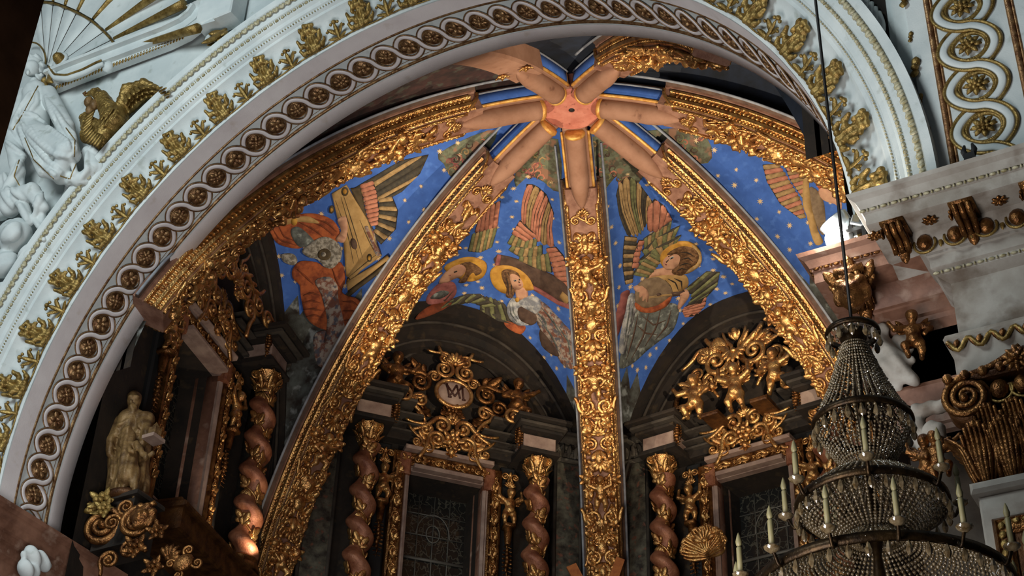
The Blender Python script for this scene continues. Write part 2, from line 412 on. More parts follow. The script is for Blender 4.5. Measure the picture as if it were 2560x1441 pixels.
def garland(L=.5, Wd=.06):
    ms = []; rs = random.Random(3)
    for i in range(9):
        t = i/8; w = Wd*math.sin(PI*(.15+.8*t))
        ms.append(ball((rs.uniform(-.3, .3)*w, -L*t, w*.6), (w*.75, L*.085, w*.7), 7, 4))
        for d in (-1, 1): ms.append(petal(L*.12, w*.4, d*2.1, (d*w*.5, -L*t), .3, .3))
    return join(*ms)
def mask():
    # small grotesque face, about 0.2 high
    return sculpt([('e', (0, 0, .03), (.075, .1, .07)), ('e', (0, -.005, .1), (.016, .03, .02)), ('e', (-.03, .03, .085), (.024, .012, .014)), ('e', (.03, .03, .085), (.024, .012, .014)),
                   ('e', (0, -.045, .085), (.03, .012, .015)), ('e', (0, -.085, .06), (.03, .03, .03)), ('e', (-.06, .07, .05), (.035, .035, .03)), ('e', (.06, .07, .05), (.035, .035, .03)),
                   ('e', (0, .095, .06), (.035, .03, .03)), ('e', (-.08, 0, .03), (.03, .06, .03)), ('e', (.08, 0, .03), (.03, .06, .03))], .012, .015)
def putto(arms='up', res=.016):
    # winged child about 0.62 high standing on the surface, z toward the viewer, origin at the feet
    A = {'up': [((-.1, .41, .1), (-.2, .46, .12), (-.2, .6, .12)), ((.1, .41, .1), (.2, .46, .12), (.19, .6, .1))],
         'out': [((-.1, .41, .1), (-.21, .38, .14), (-.27, .47, .15)), ((.1, .41, .1), (.2, .36, .13), (.12, .27, .17))],
         'side': [((-.1, .41, .1), (-.19, .33, .12), (-.09, .28, .19)), ((.1, .41, .1), (.21, .45, .1), (.3, .52, .1))]}[arms]
    L = {'up': [((-.06, .2, .08), (-.09, .11, .12), (-.07, 0, .08)), ((.06, .2, .08), (.07, .1, .11), (.09, 0, .07))],
         'out': [((-.06, .2, .08), (-.12, .13, .17), (-.09, .01, .12)), ((.06, .2, .08), (.07, .1, .1), (.06, 0, .07))],
         'side': [((-.06, .2, .08), (-.05, .1, .12), (-.1, 0, .06)), ((.06, .2, .08), (.14, .15, .15), (.12, .03, .12))]}[arms]
    p = [('e', (0, .25, .08), (.095, .1, .08)), ('e', (0, .37, .09), (.1, .1, .075)), ('c', (0, .44, .1), (0, .49, .11), .035, .035),
         ('e', (.005, .545, .13), (.068, .078, .075)), ('e', (.005, .585, .115), (.075, .055, .075)), ('e', (.008, .535, .205), (.014, .018, .016)),
         ('e', (-.02, .55, .196), (.016, .012, .01)), ('e', (.034, .55, .196), (.016, .012, .01)), ('e', (.006, .508, .19), (.02, .01, .012)), ('e', (0, .24, .15), (.06, .06, .035))]
    for a, b, c in A: p += [('c', a, b, .042, .034), ('c', b, c, .034, .022), ('e', c, (.026, .03, .02))]
    for a, b, c in L: p += [('c', a, b, .062, .046), ('c', b, c, .046, .028), ('c', c, (c[0], c[1]-.005, c[2]+.05), .024, .018)]
    m = sculpt(p, res, .022)
    wings = []
    for d in (-1, 1):
        for i in range(4): wings.append(petal(.2-.02*i, .034, d*(.75+.32*i), (d*.05, .4), .02, .1, .4))
    return join(m, *[T(w, (0, 0, .04)) for w in wings])

# ------------------------------------------------------------------ the chancel arch (trim_1)
RA = 5.5
def arc_frames(a0, a1, n):
    a = np.radians(np.linspace(a0, a1, n)); er = np.stack([np.cos(a), 0*a, np.sin(a)], -1); ey = np.tile((0., 1, 0), (n, 1))
    return np.zeros((n, 3)), er, ey
A0, A1, NA = -2.9, 184., 150
prof = [(7.2, 1.12), (RA, 1.12), (RA, .86), (RA+.02, .85), (RA+.02, .31), (RA, .30), (RA, .0), (RA+.03, -.012), (RA+.12, -.0), (RA+.25, -.015), (RA+.36, -.06), (RA+.43, -.13), (RA+.46, -.2),
        (6.0, -.21), (6.02, -.25), (6.06, -.255), (6.07, -.28), (6.12, -.30), (6.15, -.34), (6.2, -.345), (6.21, -.37), (6.26, -.385), (6.34, -.40), (6.36, -.44), (6.45, -.46), (6.46, -.15)]
arch = struct('trim_1', sweep(prof, *arc_frames(A0, A1, NA)), 'stucco', 'white stucco chancel arch with gilded soffit and archivolt framing the apse', smooth=True, angle=25)
def arc_tube(name, r, y, rad, mat, n=6, flat=1., **kw):
    O, er, ey = arc_frames(A0, A1, 220)
    return mk(name, tube(er*r+ey*y, rad, n, flat, up=(0, 1, 0)), mat, arch, **kw)
arc_tube('gold_fillet', RA+.01, .285, .022, 'gold_line')
arc_tube('gold_fillet', RA+.02, .865, .03, 'gold_line')
arc_tube('gold_fillet', RA+.035, .80, .018, 'gold_line')
# plain bands of the soffit, slightly warmer plaster
mk('soffit_band', sweep([(RA-.004, .014), (RA-.004, .262)], *arc_frames(A0, A1, NA)), 'stucco_warm', arch)
mk('soffit_band', sweep([(RA-.004, .9), (RA-.004, 1.124), (RA+.1, 1.124)], *arc_frames(A0, A1, NA)), 'stucco_warm', arch)
def soffit_frame(deg, y, off=0., flip=False):
    a = math.radians(deg); er = np.array([math.cos(a), 0, math.sin(a)]); t = np.array([-math.sin(a), 0, math.cos(a)])
    return frame(er*(RA+.02-off)+np.array([0, y, 0]), t, np.array([0, 1., 0]), -er) if not flip else frame(er*(RA+.02-off)+np.array([0, y, 0]), -t, np.array([0, -1., 0]), -er)
SP = 3.787; GA = 90.07; YG = .575
ang = np.radians(np.arange(A0, A1, .18)); ph = (np.degrees(ang)-GA)/SP*PI
for sgn in (1, -1):
    c = np.cos(ph/1.0); s = np.sin(ph)
    v = sgn*.196*np.sign(c)*np.abs(c)**.6
    hgt = .022+sgn*.016*s
    er = np.stack([np.cos(ang), 0*ang, np.sin(ang)], -1)
    P = er*(RA+.02-hgt)[:, None]; P[:, 1] = YG+v
    tg = np.gradient(P, axis=0); tg /= np.linalg.norm(tg, axis=1)[:, None]; sd = np.cross(tg, er)
    mk('guilloche_strand', tube(P, .033, 6, .35, up=-er), 'stucco_warm', arch)
    for e in (-1, 1): mk('guilloche_edge', tube(P+sd*.04*e, .0095, 5, .8, up=-er), 'gold_line', arch)
ring = lathe([(.122, 0), (.122, .016), (.129, .022), (.136, .016), (.136, 0)], 24)
ros_m = [mdata('rosette', join(rosette(.118, 8, .045), lathe([(.12, 0), (.12, .012), (0.001, .012)], 18)), 'gold_line'), mdata('rosette', join(rosette(.115, 5, .055, False), scroll(.06, 1.2, .016), lathe([(.12, 0), (.12, .012), (0.001, .012)], 18)), 'gold_line')]
ring_m = mdata('rosette_ring', ring, 'gold_line')
k0 = int((A0-GA)/SP); k1 = int((A1-GA)/SP)
for k in range(k0, k1+1):
    M = soffit_frame(GA+k*SP, YG, 0) @ Matrix.Rotation(random.uniform(0, 6), 4, 'Z')
    o = obj('rosette', ros_m[k % 2], arch, M); obj('rosette_ring', ring_m, o, M)
# leaf frieze on the cove
big_m = mdata('palmette', fan_leaf(.41), 'gold_pale'); small_m = mdata('sprig', sprig(.3), 'gold_pale')
a_r, a_y = nz((.36, -.06)); LS = 7.85
stem = []
for k in range(-1, 25):
    for half in (0, 1):
        deg = 136.6+LS*(k+half*.5-17)
        if not A0+2 < deg < A1-2: continue
        a = math.radians(deg); er = np.array([math.cos(a), 0, math.sin(a)]); t = np.array([math.sin(a), 0, -math.cos(a)])
        up = nz(er*a_r+np.array([0, a_y, 0])); out = np.cross(t, up); out = out if out[1] < 0 else -out
        ex = np.cross(up, out)
        obj('palmette' if not half else 'sprig', big_m if not half else small_m, arch, frame(er*(RA+.03)+np.array([0, -.018, 0]), ex, up, out))
O, er, ey = arc_frames(A0, A1, 400)
w = np.sin((np.linspace(A0, A1, 400)-136.6)/LS*2*PI*1.0)
mk('stem_line', tube(er*(RA+.045+.012*w)[:, None]+ey*-.02, .011, 5), 'gold_pale', arch)
# bead-and-reel rows and leaf band: too fine to pick apart, one part each
def beads(r, y, step, shape, name):
    V, F = shape; n = int((A1-A0)/step); Vs = []; Fs = []; kk = len(V)
    for i in range(n):
        a = math.radians(A0+step*(i+.5)); er = np.array([math.cos(a), 0, math.sin(a)]); t = np.array([-math.sin(a), 0, math.cos(a)])
        Vs.append(er*r+np.array([0, y, 0])+V[:, :1]*t+V[:, 1:2]*er+V[:, 2:]*np.array([0, -1., 0])); Fs += [tuple(j+i*kk for j in q) for q in F]
    mk(name, (np.concatenate(Vs), Fs), 'stucco_gilt', arch, kind='stuff')
beads(6.03, -.262, .42, ball((0, 0, 0), (.013, .012, .012), 5, 4), 'bead_row')
beads(6.175, -.348, .9, join(ball((0, 0, 0), (.032, .024, .02), 6, 4), ball((.048, 0, 0), (.008, .026, .022), 5, 4), ball((-.048, 0, 0), (.008, .026, .022), 5, 4)), 'bead_and_reel')
beads(6.31, -.405, .95, join(petal(.075, .03, .5, (0, -.035), .3), petal(.075, .03, -.5, (0, -.035), .3), ball((.048, 0, .01), (.012, .03, .014), 5, 4)), 'leaf_band')

# ------------------------------------------------------------------ wall around the arch
def wall_front():
    a = np.radians(np.linspace(0, 180, 90)); inn = np.stack([6.44*np.cos(a), 6.44*np.sin(a)], -1)
    inn = np.vstack([[6.44, -.2], inn, [-6.44, -.2]])
    out = []
    for p in inn:
        d = nz(p) if np.linalg.norm(p) > 0 else p
        s = min(16/abs(d[0]) if abs(d[0]) > 1e-6 else 1e9, 13/d[1] if d[1] > 1e-6 else 1e9); out.append(d*s)
    out = np.array(out); out[0] = (16, -.2); out[-1] = (-16, -.2)
    G = np.stack([np.c_[inn[:, 0], np.full(len(inn), -.16), inn[:, 1]], np.c_[out[:, 0], np.full(len(inn), -.16), out[:, 1]]])
    return grid(G)
struct('wall_front', wall_front(), 'stucco', 'plain white stucco wall above the chancel arch')
struct('floor', grid(np.array([[(-20, -24, -11.43), (20, -24, -11.43)], [(-20, 14, -11.43), (20, 14, -11.43)]])), 'floor_stone', 'stone floor of the presbytery')
# near pier at the left edge of the view
px = hit((0, 450), 1, -6.); px2 = hit((95, 0), 1, -6.)
xp = (px[0]+px2[0])/2
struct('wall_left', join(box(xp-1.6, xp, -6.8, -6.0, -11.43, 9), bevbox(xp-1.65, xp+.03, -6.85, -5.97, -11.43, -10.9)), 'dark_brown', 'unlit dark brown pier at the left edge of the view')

# ------------------------------------------------------------------ apse: ribs, boss, webs, walls
HUB = np.array([0, 4.606, 7.513]); RC, RR = -2.217, 8.46; ZC = -math.sqrt(RR*RR-RC*RC); AL0 = math.atan2(-ZC, -RC)
AZ = dict(L=-127.6, LL=-75.9, C=-21.05, LR=30.5, R=78.1, UR=129.5, UL=181.)
EZ = np.array([0, 0, 1.])
def az(n): t = math.radians(AZ[n]); return np.array([math.sin(t), math.cos(t), 0])
def rib_pt(n, s, b=0., h=0.):
    # s arc length from the boss, b across, h out of the soffit into the room
    e = az(n); m = np.array([e[1], -e[0], 0]); a = AL0-np.asarray(s, float)/RR
    r = RC+(RR-h)*np.cos(a); z = ZC+(RR-h)*np.sin(a)
    return HUB+np.multiply.outer(r, e)+np.multiply.outer(z, EZ)+np.multiply.outer(np.ones_like(r)*b, m)
def rib_frame(n, s, b=0., h=0., sc=1., rot=0.):
    e = az(n); a = AL0-s/RR; y = -math.sin(a)*e+math.cos(a)*EZ; nn = -(math.cos(a)*e+math.sin(a)*EZ); x = np.cross(y, nn)
    M = frame(rib_pt(n, s, b, h), x, y, nn, sc)
    return M @ Matrix.Rotation(rot, 4, 'Z') if rot else M
def rib_sweep(n, prof, s0, s1, k=40, cap=True):
    s = np.linspace(s0, s1, k); prof = np.asarray(prof, float)
    G = np.stack([rib_pt(n, s, b, h) for b, h in prof], 1)
    V, F = grid(G)
    if cap: q = len(prof); F.append(tuple(range(q))); F.append(tuple(range((k-1)*q+q-1, (k-1)*q-1, -1)))
    return V, F
def rib_tube(n, b, h, rad, s0, s1, k=50, nn=6): return tube(rib_pt(n, np.linspace(s0, s1, k), b, h), rad, nn)
def rib_beads(n, b, h, s0, s1, step, r3):
    V0, F0 = ball((0, 0, 0), r3, 5, 4); ss = np.arange(s0, s1, step); Vs = []; Fs = []
    for i, s in enumerate(ss):
        v, f = XM((V0, F0), rib_frame(n, s, b, h)); Vs.append(v); Fs += [tuple(j+i*len(V0) for j in q) for q in F0]
    return np.concatenate(Vs), Fs

RIBNAME = dict(L='gilded vault rib sweeping down along the left side of the chancel arch', LL='gilded vault rib between the harp player fresco and the pair of angels',
               C='gilded vault rib running straight down the middle of the vault', LR='gilded vault rib between the lute angel and the lamp on the right cornice',
               R='gilded vault rib running right from the boss towards the arch', UR='short rib rising to the upper right of the boss with gilt carving', UL='short stone rib rising to the upper left of the boss')
S_END = dict(L=7.7, LL=10.6, C=10.6, LR=10.6, R=7.7, UR=5.4, UL=3.6)
scroll_a = scroll(.105, 1.8, .028, 1, 0, .12); scroll_b = scroll(.085, 1.6, .024, -1, PI, .1)
def pair(m, x=.11, y=0, rz=0): return join(T(m, (x, y, 0), rz), T(m, (-x, y, 0), -rz, (-1, 1, 1)))
D_ = {}
def D(name, m, mat='gold', smooth=True):
    if (name, mat) not in D_: D_[name, mat] = mdata(name, m() if callable(m) else m, mat, smooth)
    return D_[name, mat]
ORN = {
 'scroll_pair': lambda: pair(scroll_a, .115), 'volute_pair': lambda: join(pair(scroll_b, .1, 0, .5), petal(.14, .03, 0, (0, -.03), .3)),
 'acanthus_leaf': lambda: acanthus(.3, .16, 3), 'acanthus_spray': lambda: join(acanthus(.24, .12, 2), T(acanthus(.22, .12, 2), (.03, 0, 0), -.8), T(acanthus(.22, .12, 2), (-.03, 0, 0), .8)),
 'flower': lambda: join(flower(.085), *[petal(.13, .03, a, (0, 0), .2, .2) for a in (.5, 1.7, 2.9, 4.1, 5.3)]), 'shell': lambda: shell(.17),
 'mask': mask, 'putto': lambda: putto('up'), 'putto_reaching': lambda: putto('side'), 'putto_turning': lambda: putto('out'),
 'knob': lambda: join(ball((0, 0, .03), .06, 8, 6), *[petal(.1, .03, a, lift=.2, curl=.3) for a in np.arange(0, 6.2, 1.05)]),
 'bud': lambda: join(petal(.16, .05, 0, lift=.3, th=.9), petal(.12, .035, .7, lift=.3, curl=.3), petal(.12, .035, -.7, lift=.3, curl=.3)),
 'cartouche': lambda: join(T(ball((0, 0, .02), (.1, .13, .05), 10, 6)), pair(scroll(.06, 1.4, .02, 1, -1.5, .08), .1, .12), pair(scroll(.05, 1.4, .018, -1, 1.5, .07), .09, -.12)),
 'cord_scroll': lambda: join(scroll(.075, 1.5, .022, 1, .4, .2)),
}
def orn(name, par, M, mat='gold'): return obj(name, D(name, ORN[name], mat), par, M)
MODULE = [(-.34, 0, 'shell', 1.0, PI), (-.18, 0, 'acanthus_spray', .9, 0), (-.02, .235, 'knob', 1.1, 0), (-.02, -.235, 'knob', 1.1, 0), (.02, .09, 'flower', .9, 0), (.02, -.09, 'flower', .9, 0),
          (.12, .17, 'flower', .8, PI), (.12, -.17, 'flower', .8, 2.2), (.5, 0, 'PUTTO', .72, 0), (.6, 0, 'scroll_pair', 1.05, PI), (.78, 0, 'mask', 1.0, 0), (.9, 0, 'volute_pair', 1.0, 0),
          (1.02, .1, 'acanthus_leaf', .62, .4), (1.02, -.1, 'acanthus_leaf', .62, -.4), (1.12, 0, 'cartouche', .85, 0), (1.28, 0, 'scroll_pair', .95, 0), (1.36, 0, 'bud', 1.2, PI),
          (.3, .17, 'acanthus_leaf', .55, -.5), (.3, -.17, 'acanthus_leaf', .55, .5), (.78, .16, 'bud', .8, -.7), (.78, -.16, 'bud', .8, .7)]
for n in AZ:
    rib = empty('trim_%d' % (2+list(AZ).index(n)), rib_pt(n, 1.0), RIBNAME[n], None); rib['kind'] = 'structure'; se = S_END[n]
    gm = 'gold'
    # stone length next to the boss: flange, roll with pointed tip, gilt edges, blue sides
    st = min(2.2, se)
    mk('rib_flange', rib_sweep(n, [(-.2, -.42), (-.2, -.12), (-.17, -.1), (.17, -.1), (.2, -.12), (.2, -.42)], .42, 1.7, 14), 'pink_stone', rib, angle=30)
    s = np.concatenate([np.linspace(.5, 1.25, 8), np.linspace(1.28, 1.84, 13)]); rad = np.where(s < 1.26, .158, .158*np.clip(1-(np.clip(s-1.26, 0, 9)/.6)**2.1, 0, 1)**.85+.004)
    mk('rib_roll', tube(rib_pt(n, s, 0, -.02), rad, 18), 'pink_stone', rib)
    mk('roll_collar', tube(rib_pt(n, np.linspace(.46, .54, 4), 0, -.02), [.15, .168, .168, .15], 18), 'edge_yellow', rib)
    for d in (-1, 1):
        mk('gilt_edge', rib_tube(n, d*.215, -.12, .028, .5, 1.55, 14), 'edge_yellow', rib)
        mk('painted_side', rib_sweep(n, [(d*.205, -.16), (d*.23, -.17), (d*.24, -.33), (d*.205, -.34)], .55, 1.7, 12), 'blue_fresco', rib)
        mk('pale_line', rib_tube(n, d*.235, -.35, .02, .5, 1.8, 14), 'border_grey', rib)
    if n == 'UL':
        mk('rib_body', rib_sweep(n, [(-.26, -.46), (-.26, -.04), (-.22, 0), (.22, 0), (.26, -.04), (.26, -.46)], 1.45, se, 20), 'pink_stone', rib, angle=30)
        for i, (b, sc) in enumerate([(-.2, .9), (.2, .9)]): orn('flower', rib, rib_frame(n, 1.95, b, 0, sc), 'gold')
        continue
    body = mk('rib_body', rib_sweep(n, [(-.31, -.5), (-.30, -.37), (-.275, -.35), (-.262, -.05), (-.24, -.03), (.24, -.03), (.262, -.05), (.275, -.35), (.30, -.37), (.31, -.5)], 1.5, se, 60), 'rib_ground', rib, angle=30)
    for d in (-1, 1):
        mk('border_fillet', rib_tube(n, d*.245, -.015, .026, 1.78, se, 70), 'gold', rib)
        mk('side_moulding', rib_sweep(n, [(d*.27, -.34), (d*.312, -.325), (d*.312, -.29), (d*.276, -.27), (d*.274, -.21), (d*.306, -.185), (d*.30, -.135), (d*.27, -.12), (d*.278, -.07), (d*.262, -.05)], 1.62, se, 70), 'gold', rib, angle=40)
        # rounded end of the side mouldings beside the bare stone
        q = np.linspace(0, 1, 10); P = np.stack([rib_pt(n, 1.78-.28*math.sin(t*PI/2), d*(.27+.02*t), -.04-.3*t) for t in q]); mk('moulding_end', tube(P, .03, 6), 'gold', rib)
        mk('bead_row', join(rib_beads(n, d*.282, -.24, 1.75, se, .075, (.024, .03, .03)), rib_beads(n, d*.276, -.105, 1.75, se, .06, (.018, .022, .022)), rib_beads(n, d*.248, .005, 1.9, se, .085, (.018, .032, .018))), 'gold', rib, kind='stuff')
        mk('border_line', rib_tube(n, d*.375, -.43, .022, .9, se, 50), 'border_grey', rib)
        mk('border_strip', rib_sweep(n, [(d*.3, -.46), (d*.3, -.40), (d*.355, -.43), (d*.355, -.46)], 1.5, se, 50), 'brown_paint', rib, angle=30)
    rnd = random.Random(n)
    if n in ('C', 'LL', 'LR', 'L', 'R', 'UR'):
        for (s, b, o, sc, rt) in [(1.98, .0, 'shell', .85, 0), (2.06, .13, 'cord_scroll', 1.1, 2.6), (2.06, -.13, 'cord_scroll', 1.1, .4), (2.3, 0, 'acanthus_leaf', .9, PI), (2.28, .15, 'bud', .9, 2.6), (2.28, -.15, 'bud', .9, -2.6)]:
            if s < se: orn(o, rib, rib_frame(n, s, b, -.03, sc, rt))
        base = dict(C=2.80, LL=3.05, LR=2.85, L=2.95, R=2.8, UR=2.75)[n]
        k = 0
        while base < se+.3 and base < 9.6:
            for i, (ds, b, o, sc, rt) in enumerate(MODULE):
                s = base+ds+rnd.uniform(-.02, .02)
                if s > se-.1 or s < 2.0: continue
                if o == 'PUTTO': o = ('putto', 'putto_reaching', 'putto_turning')[(k+len(n)) % 3]
                if k % 2 and o == 'mask': o = 'flower'
                if k % 2 and o == 'cartouche': o = 'shell'
                mirror = (1, 1, 1) if rnd.random() < .5 else (-1, 1, 1)
                orn(o, rib, rib_frame(n, s, b+rnd.uniform(-.012, .012), -.03, sc*rnd.uniform(1.15, 1.38)*np.array(mirror), rt), 'gold')
            for q in range(12):
                s = base-.32+q*.156
                if 2.2 < s < se-.1:
                    for d in (-1, 1): obj('leaf_lobe', D('leaf_lobe', lambda: join(petal(.15, .05, .25, (0, -.04), .35, .25), petal(.12, .045, -.5, (0, -.02), .35, .3), ball((0, -.03, .05), .042, 7, 5)), 'gold'), rib, rib_frame(n, s+rnd.uniform(-.02, .02), d*rnd.uniform(.16, .2), -.03, np.array([d, 1, 1])*rnd.uniform(.8, 1.15), rnd.choice((0, PI, .6*d))))
            base += 1.87; k += 1
# boss
boss = empty('trim_9', HUB+EZ*.05, 'round salmon stone boss where the vault ribs meet', None); boss['kind'] = 'structure'
oct_ = [(.46*math.cos(a), .46*math.sin(a)) for a in np.arange(8)*PI/4+PI/8]
bm = lathe([(.05, .02), (.05, -.05), (.44, -.055), (.475, -.03), (.48, .0), (.46, .06), (.46, .5)], 28)
mk('boss_body', T(bm, HUB), 'salmon_stone', boss, angle=35)
mk('boss_hole', T(ball((0, 0, -.03), (.052, .052, .03), 12, 6), HUB), 'black', boss)

# ---- webs
Z0F, ZAP = 2.0, 7.3; SST = 8.48; HW = -.42
PFP, PFQ = 2.2, 2.1
BAY = [('L', 'LL'), ('LL', 'C'), ('C', 'LR'), ('LR', 'R'), ('R', 'UR')]
ceil_par = None
def web(a, b, ns=36, nv=33, end=None, sa=SST, sb=SST, ra=None):
    s = np.linspace(0.02, 1, ns)
    A = rib_pt(a, s*sa, 0, HW); B = rib_pt(b, s*sb, 0, HW)
    ph_ = np.linspace(-1, 1, nv)*PI/2; xi = np.sign(ph_)*np.abs(np.sin(ph_))**(2/PFP); eta = np.abs(np.cos(ph_))**(2/PFQ); eta[0] = eta[-1] = 0
    G = A[:, None]+(B-A)[:, None]*((xi+1)/2)[None, :, None]
    if end is None:
        w_ = (A[0, 2]-A[:, 2])/(A[0, 2]-A[-1, 2])
        G = G+(w_*(ZAP-Z0F))[:, None, None]*eta[None, :, None]*EZ
    else:
        E = np.stack([end(v) for v in (xi+1)/2]); w_ = s**1.3
        G = G+w_[:, None, None]*(E-G[-1])[None]
    return G
webs = {}
cg = struct('ceiling', join(T(lathe([(.3, 0), (.3, .3), (.001, .3)], 16), HUB+EZ*.5)), 'dark_stone', 'painted vault of the apse')
for a, b in BAY:
    G = web(a, b); G[..., 1] = np.maximum(G[..., 1], 1.16); webs[a+b] = G
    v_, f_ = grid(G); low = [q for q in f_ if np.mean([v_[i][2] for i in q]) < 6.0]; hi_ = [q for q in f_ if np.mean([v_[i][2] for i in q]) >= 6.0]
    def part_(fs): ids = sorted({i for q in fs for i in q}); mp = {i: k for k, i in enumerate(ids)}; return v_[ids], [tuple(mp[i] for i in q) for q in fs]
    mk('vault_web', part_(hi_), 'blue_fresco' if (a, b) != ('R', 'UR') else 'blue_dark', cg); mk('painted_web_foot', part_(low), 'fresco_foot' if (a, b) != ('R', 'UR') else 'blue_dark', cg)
def arch_end(p, q):
    def f(v):
        a = math.radians(lerp(p, q, v)); return np.array([5.95*math.cos(a), 1.15, 5.95*math.sin(a)])
    return f
for a, b, e, sa, sb in [('UL', 'L', arch_end(90, 165), 3.6, 8.9), ('UR', 'UL', arch_end(15, 90), 8.9, 3.6)]:
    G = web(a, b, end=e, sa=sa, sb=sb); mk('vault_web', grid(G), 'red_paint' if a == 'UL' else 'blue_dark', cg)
# outer shell above the webs, so no daylight leaks through the vault
struct('wall_roof', join(lathe([(8.4, -13), (8.4, 8.6), (4, 9.6), (.01, 9.9)], 24)[0:2] if False else T(lathe([(7.6, -4.), (7.6, 8.5), (4, 9.4), (.01, 9.6)], 28, math.radians(-25), math.radians(205)), (0, 4.606, 0))), 'dark_stone', 'outer masonry of the apse behind the vault')

# ---- walls
RW = 6.65; NT = [9]
class Bay:
    def __init__(self, a, b):
        P = HUB+az(a)*RW; Q = HUB+az(b)*RW; P[2] = Q[2] = 0
        self.P, self.Q = P, Q; self.L = np.linalg.norm(Q-P); self.e = (Q-P)/self.L; self.mid = (P+Q)/2
        n = np.array([self.e[1], -self.e[0], 0]); self.n = n if (HUB-P)@n > 0 else -n
        if np.cross(self.e, EZ)@self.n < 0: self.e = -self.e      # e x z = n : right-handed (u, z, out)
    def pt(self, u, z, o=0.): return self.mid+self.e*u+self.n*o+EZ*z
    def M(self, u, z, o=0., s=1., rot=0., ry=0.):
        m = frame(self.pt(u, z, o), self.e, EZ, self.n, s)
        if ry: m = m @ Matrix.Rotation(ry, 4, 'Y')
        return m @ Matrix.Rotation(rot, 4, 'Z') if rot else m
    def X(self, m):
        v, f = XM(m, self.M(0, 0, 0)); v[:, 1] = np.maximum(v[:, 1], 1.15); return v, f
    def uz(self, q, o=0.):
        h = hitplane(q, self.mid+self.n*o, self.n); return float((h-self.mid)@self.e), float(h[2])
bays = {a+b: Bay(a, b) for a, b in BAY}
def fcurve(k, nn=41, hw=2.95):
    ph_ = np.linspace(-1, 1, nn)*PI/2; x = np.sign(ph_)*np.abs(np.sin(ph_))**(2/PFP)*hw*k; z = Z0F+(ZAP-Z0F)*np.abs(np.cos(ph_))**(2/PFQ)*k
    return np.c_[x, z]
WIN = (-.68, .68, 1.0, 3.85)
def tess(outer, holes=()):
    polys = [[Vector((p[0], p[1], 0)) for p in outer]]+[[Vector((p[0], p[1], 0)) for p in h] for h in holes]
    tri = geometry.tessellate_polygon(polys); V = np.array([(p[0], p[1], 0) for pl in polys for p in pl])
    F = []
    for t in tri:
        a, b, c = V[t[0]], V[t[1]], V[t[2]]; cr = (b[0]-a[0])*(c[1]-a[1])-(b[1]-a[1])*(c[0]-a[0]); F.append(tuple(t) if cr > 0 else tuple(t[::-1]))
    return V, F
WL = dict(LLL='wall_left_bay', LLC='wall_apse_left', CLR='wall_apse_axis', LRR='wall_apse_right', RUR='wall_right_bay')
WLAB = dict(LLL='dark apse wall behind the saint on the left', LLC='dark apse wall holding the window under the monogram cartouche', CLR='dark apse wall holding the window under the gilt crown', LRR='dark apse wall behind the chandelier', RUR='dark apse wall hidden behind the right pier')
wallo = {}
for key, B in bays.items():
    f = fcurve(1.03, 33, B.L/2-.05); out = np.vstack([[-B.L/2, -11.43], [B.L/2, -11.43], [B.L/2, Z0F], f[::-1][1:-1], [-B.L/2, Z0F]])
    x0, x1, z0, z1 = WIN
    win = key in ('LLL', 'LLC', 'CLR')
    V, F = tess(out, [[(x0, z0), (x1, z0), (x1, z1), (x0, z1)]] if win else [])
    m = B.X((V, F))
    if win:
        d = -.55; rv = [(x0, z0), (x1, z0), (x1, z1), (x0, z1)]; G = np.array([[(p[0], p[1], 0) for p in rv], [(p[0]*.82, lerp(p[1], 2.4, .06), d) for p in rv]])
        m = join(m, B.X(grid(G, False, True)))
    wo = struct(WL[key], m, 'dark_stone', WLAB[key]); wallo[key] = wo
    # stepped wall arch under the web
    hw = B.L/2-.06
    st = [(1.0, .42), (.955, .40), (.95, .30), (.90, .30), (.885, .2), (.84, .2), (.83, .06)]
    G = np.stack([np.c_[fcurve(k, 41, hw), np.full(41, o)] for k, o in st], 0)
    mk('wall_arch', B.X(grid(G)), 'dark_stone', wo, angle=30)
    for k, o, r in ((.925, .31, .03), (.865, .21, .025)):
        c = fcurve(k, 60, hw); mk('arch_roll', B.X(tube(np.c_[c, np.full(60, o)], r, 6)), 'grey_stone', wo)
    if not win: continue
    # round inner arch of the tympanum
    a = np.linspace(-.12, PI+.12, 40); zc = 5.3
    for r, w, o, mt in ((1.42, .05, .14, 'gold_dark'), (1.55, .06, .1, 'dark_stone'), (1.22, .03, .06, 'grey_stone')):
        mk('tympanum_arch', B.X(tube(np.stack([r*np.cos(a), zc+r*np.sin(a), 0*a+o], -1), w, 8)), mt, wo)
    # flat pilasters beside the ribs, painted with grotesques
    for d in ((1,) if key == 'LLL' else (-1, 1)):
        u = d*2.18
        NT[0] += 1; p = empty('trim_%d' % NT[0], B.pt(u, -4, .1), '%s wall pilaster of the bay with %s, painted with faded grotesques' % ('left' if (d < 0) else 'right', dict(LLL='the saint', LLC='the monogram cartouche', CLR='the gilt crown')[key]), None); p['kind'] = 'structure'
        mk('shaft', B.X(bevbox(u-.24, u+.24, -4, 4.55, 0, .3, .04)), 'grotesque', p)
        mk('capital', B.X(join(bevbox(u-.27, u+.27, 4.55, 4.62, 0, .34, .03), bevbox(u-.23, u+.23, 4.62, 4.92, 0, .3, .04), bevbox(u-.33, u+.33, 4.92, 5.03, 0, .42, .03))), 'painted_stone', p)
        for i, x in enumerate((-.13, 0, .13)): obj('acanthus_leaf', D('acanthus_leaf', ORN['acanthus_leaf'], 'painted_stone'), p, B.M(u+x, 4.62, .28, .75))
        mk('edge_roll', B.X(join(tube([(u-.24, -4, .28), (u-.24, 4.5, .28)], .035, 6, up=(1, 0, 0)), tube([(u+.24, -4, .28), (u+.24, 4.5, .28)], .035, 6, up=(1, 0, 0)))), 'grey_stone', p)

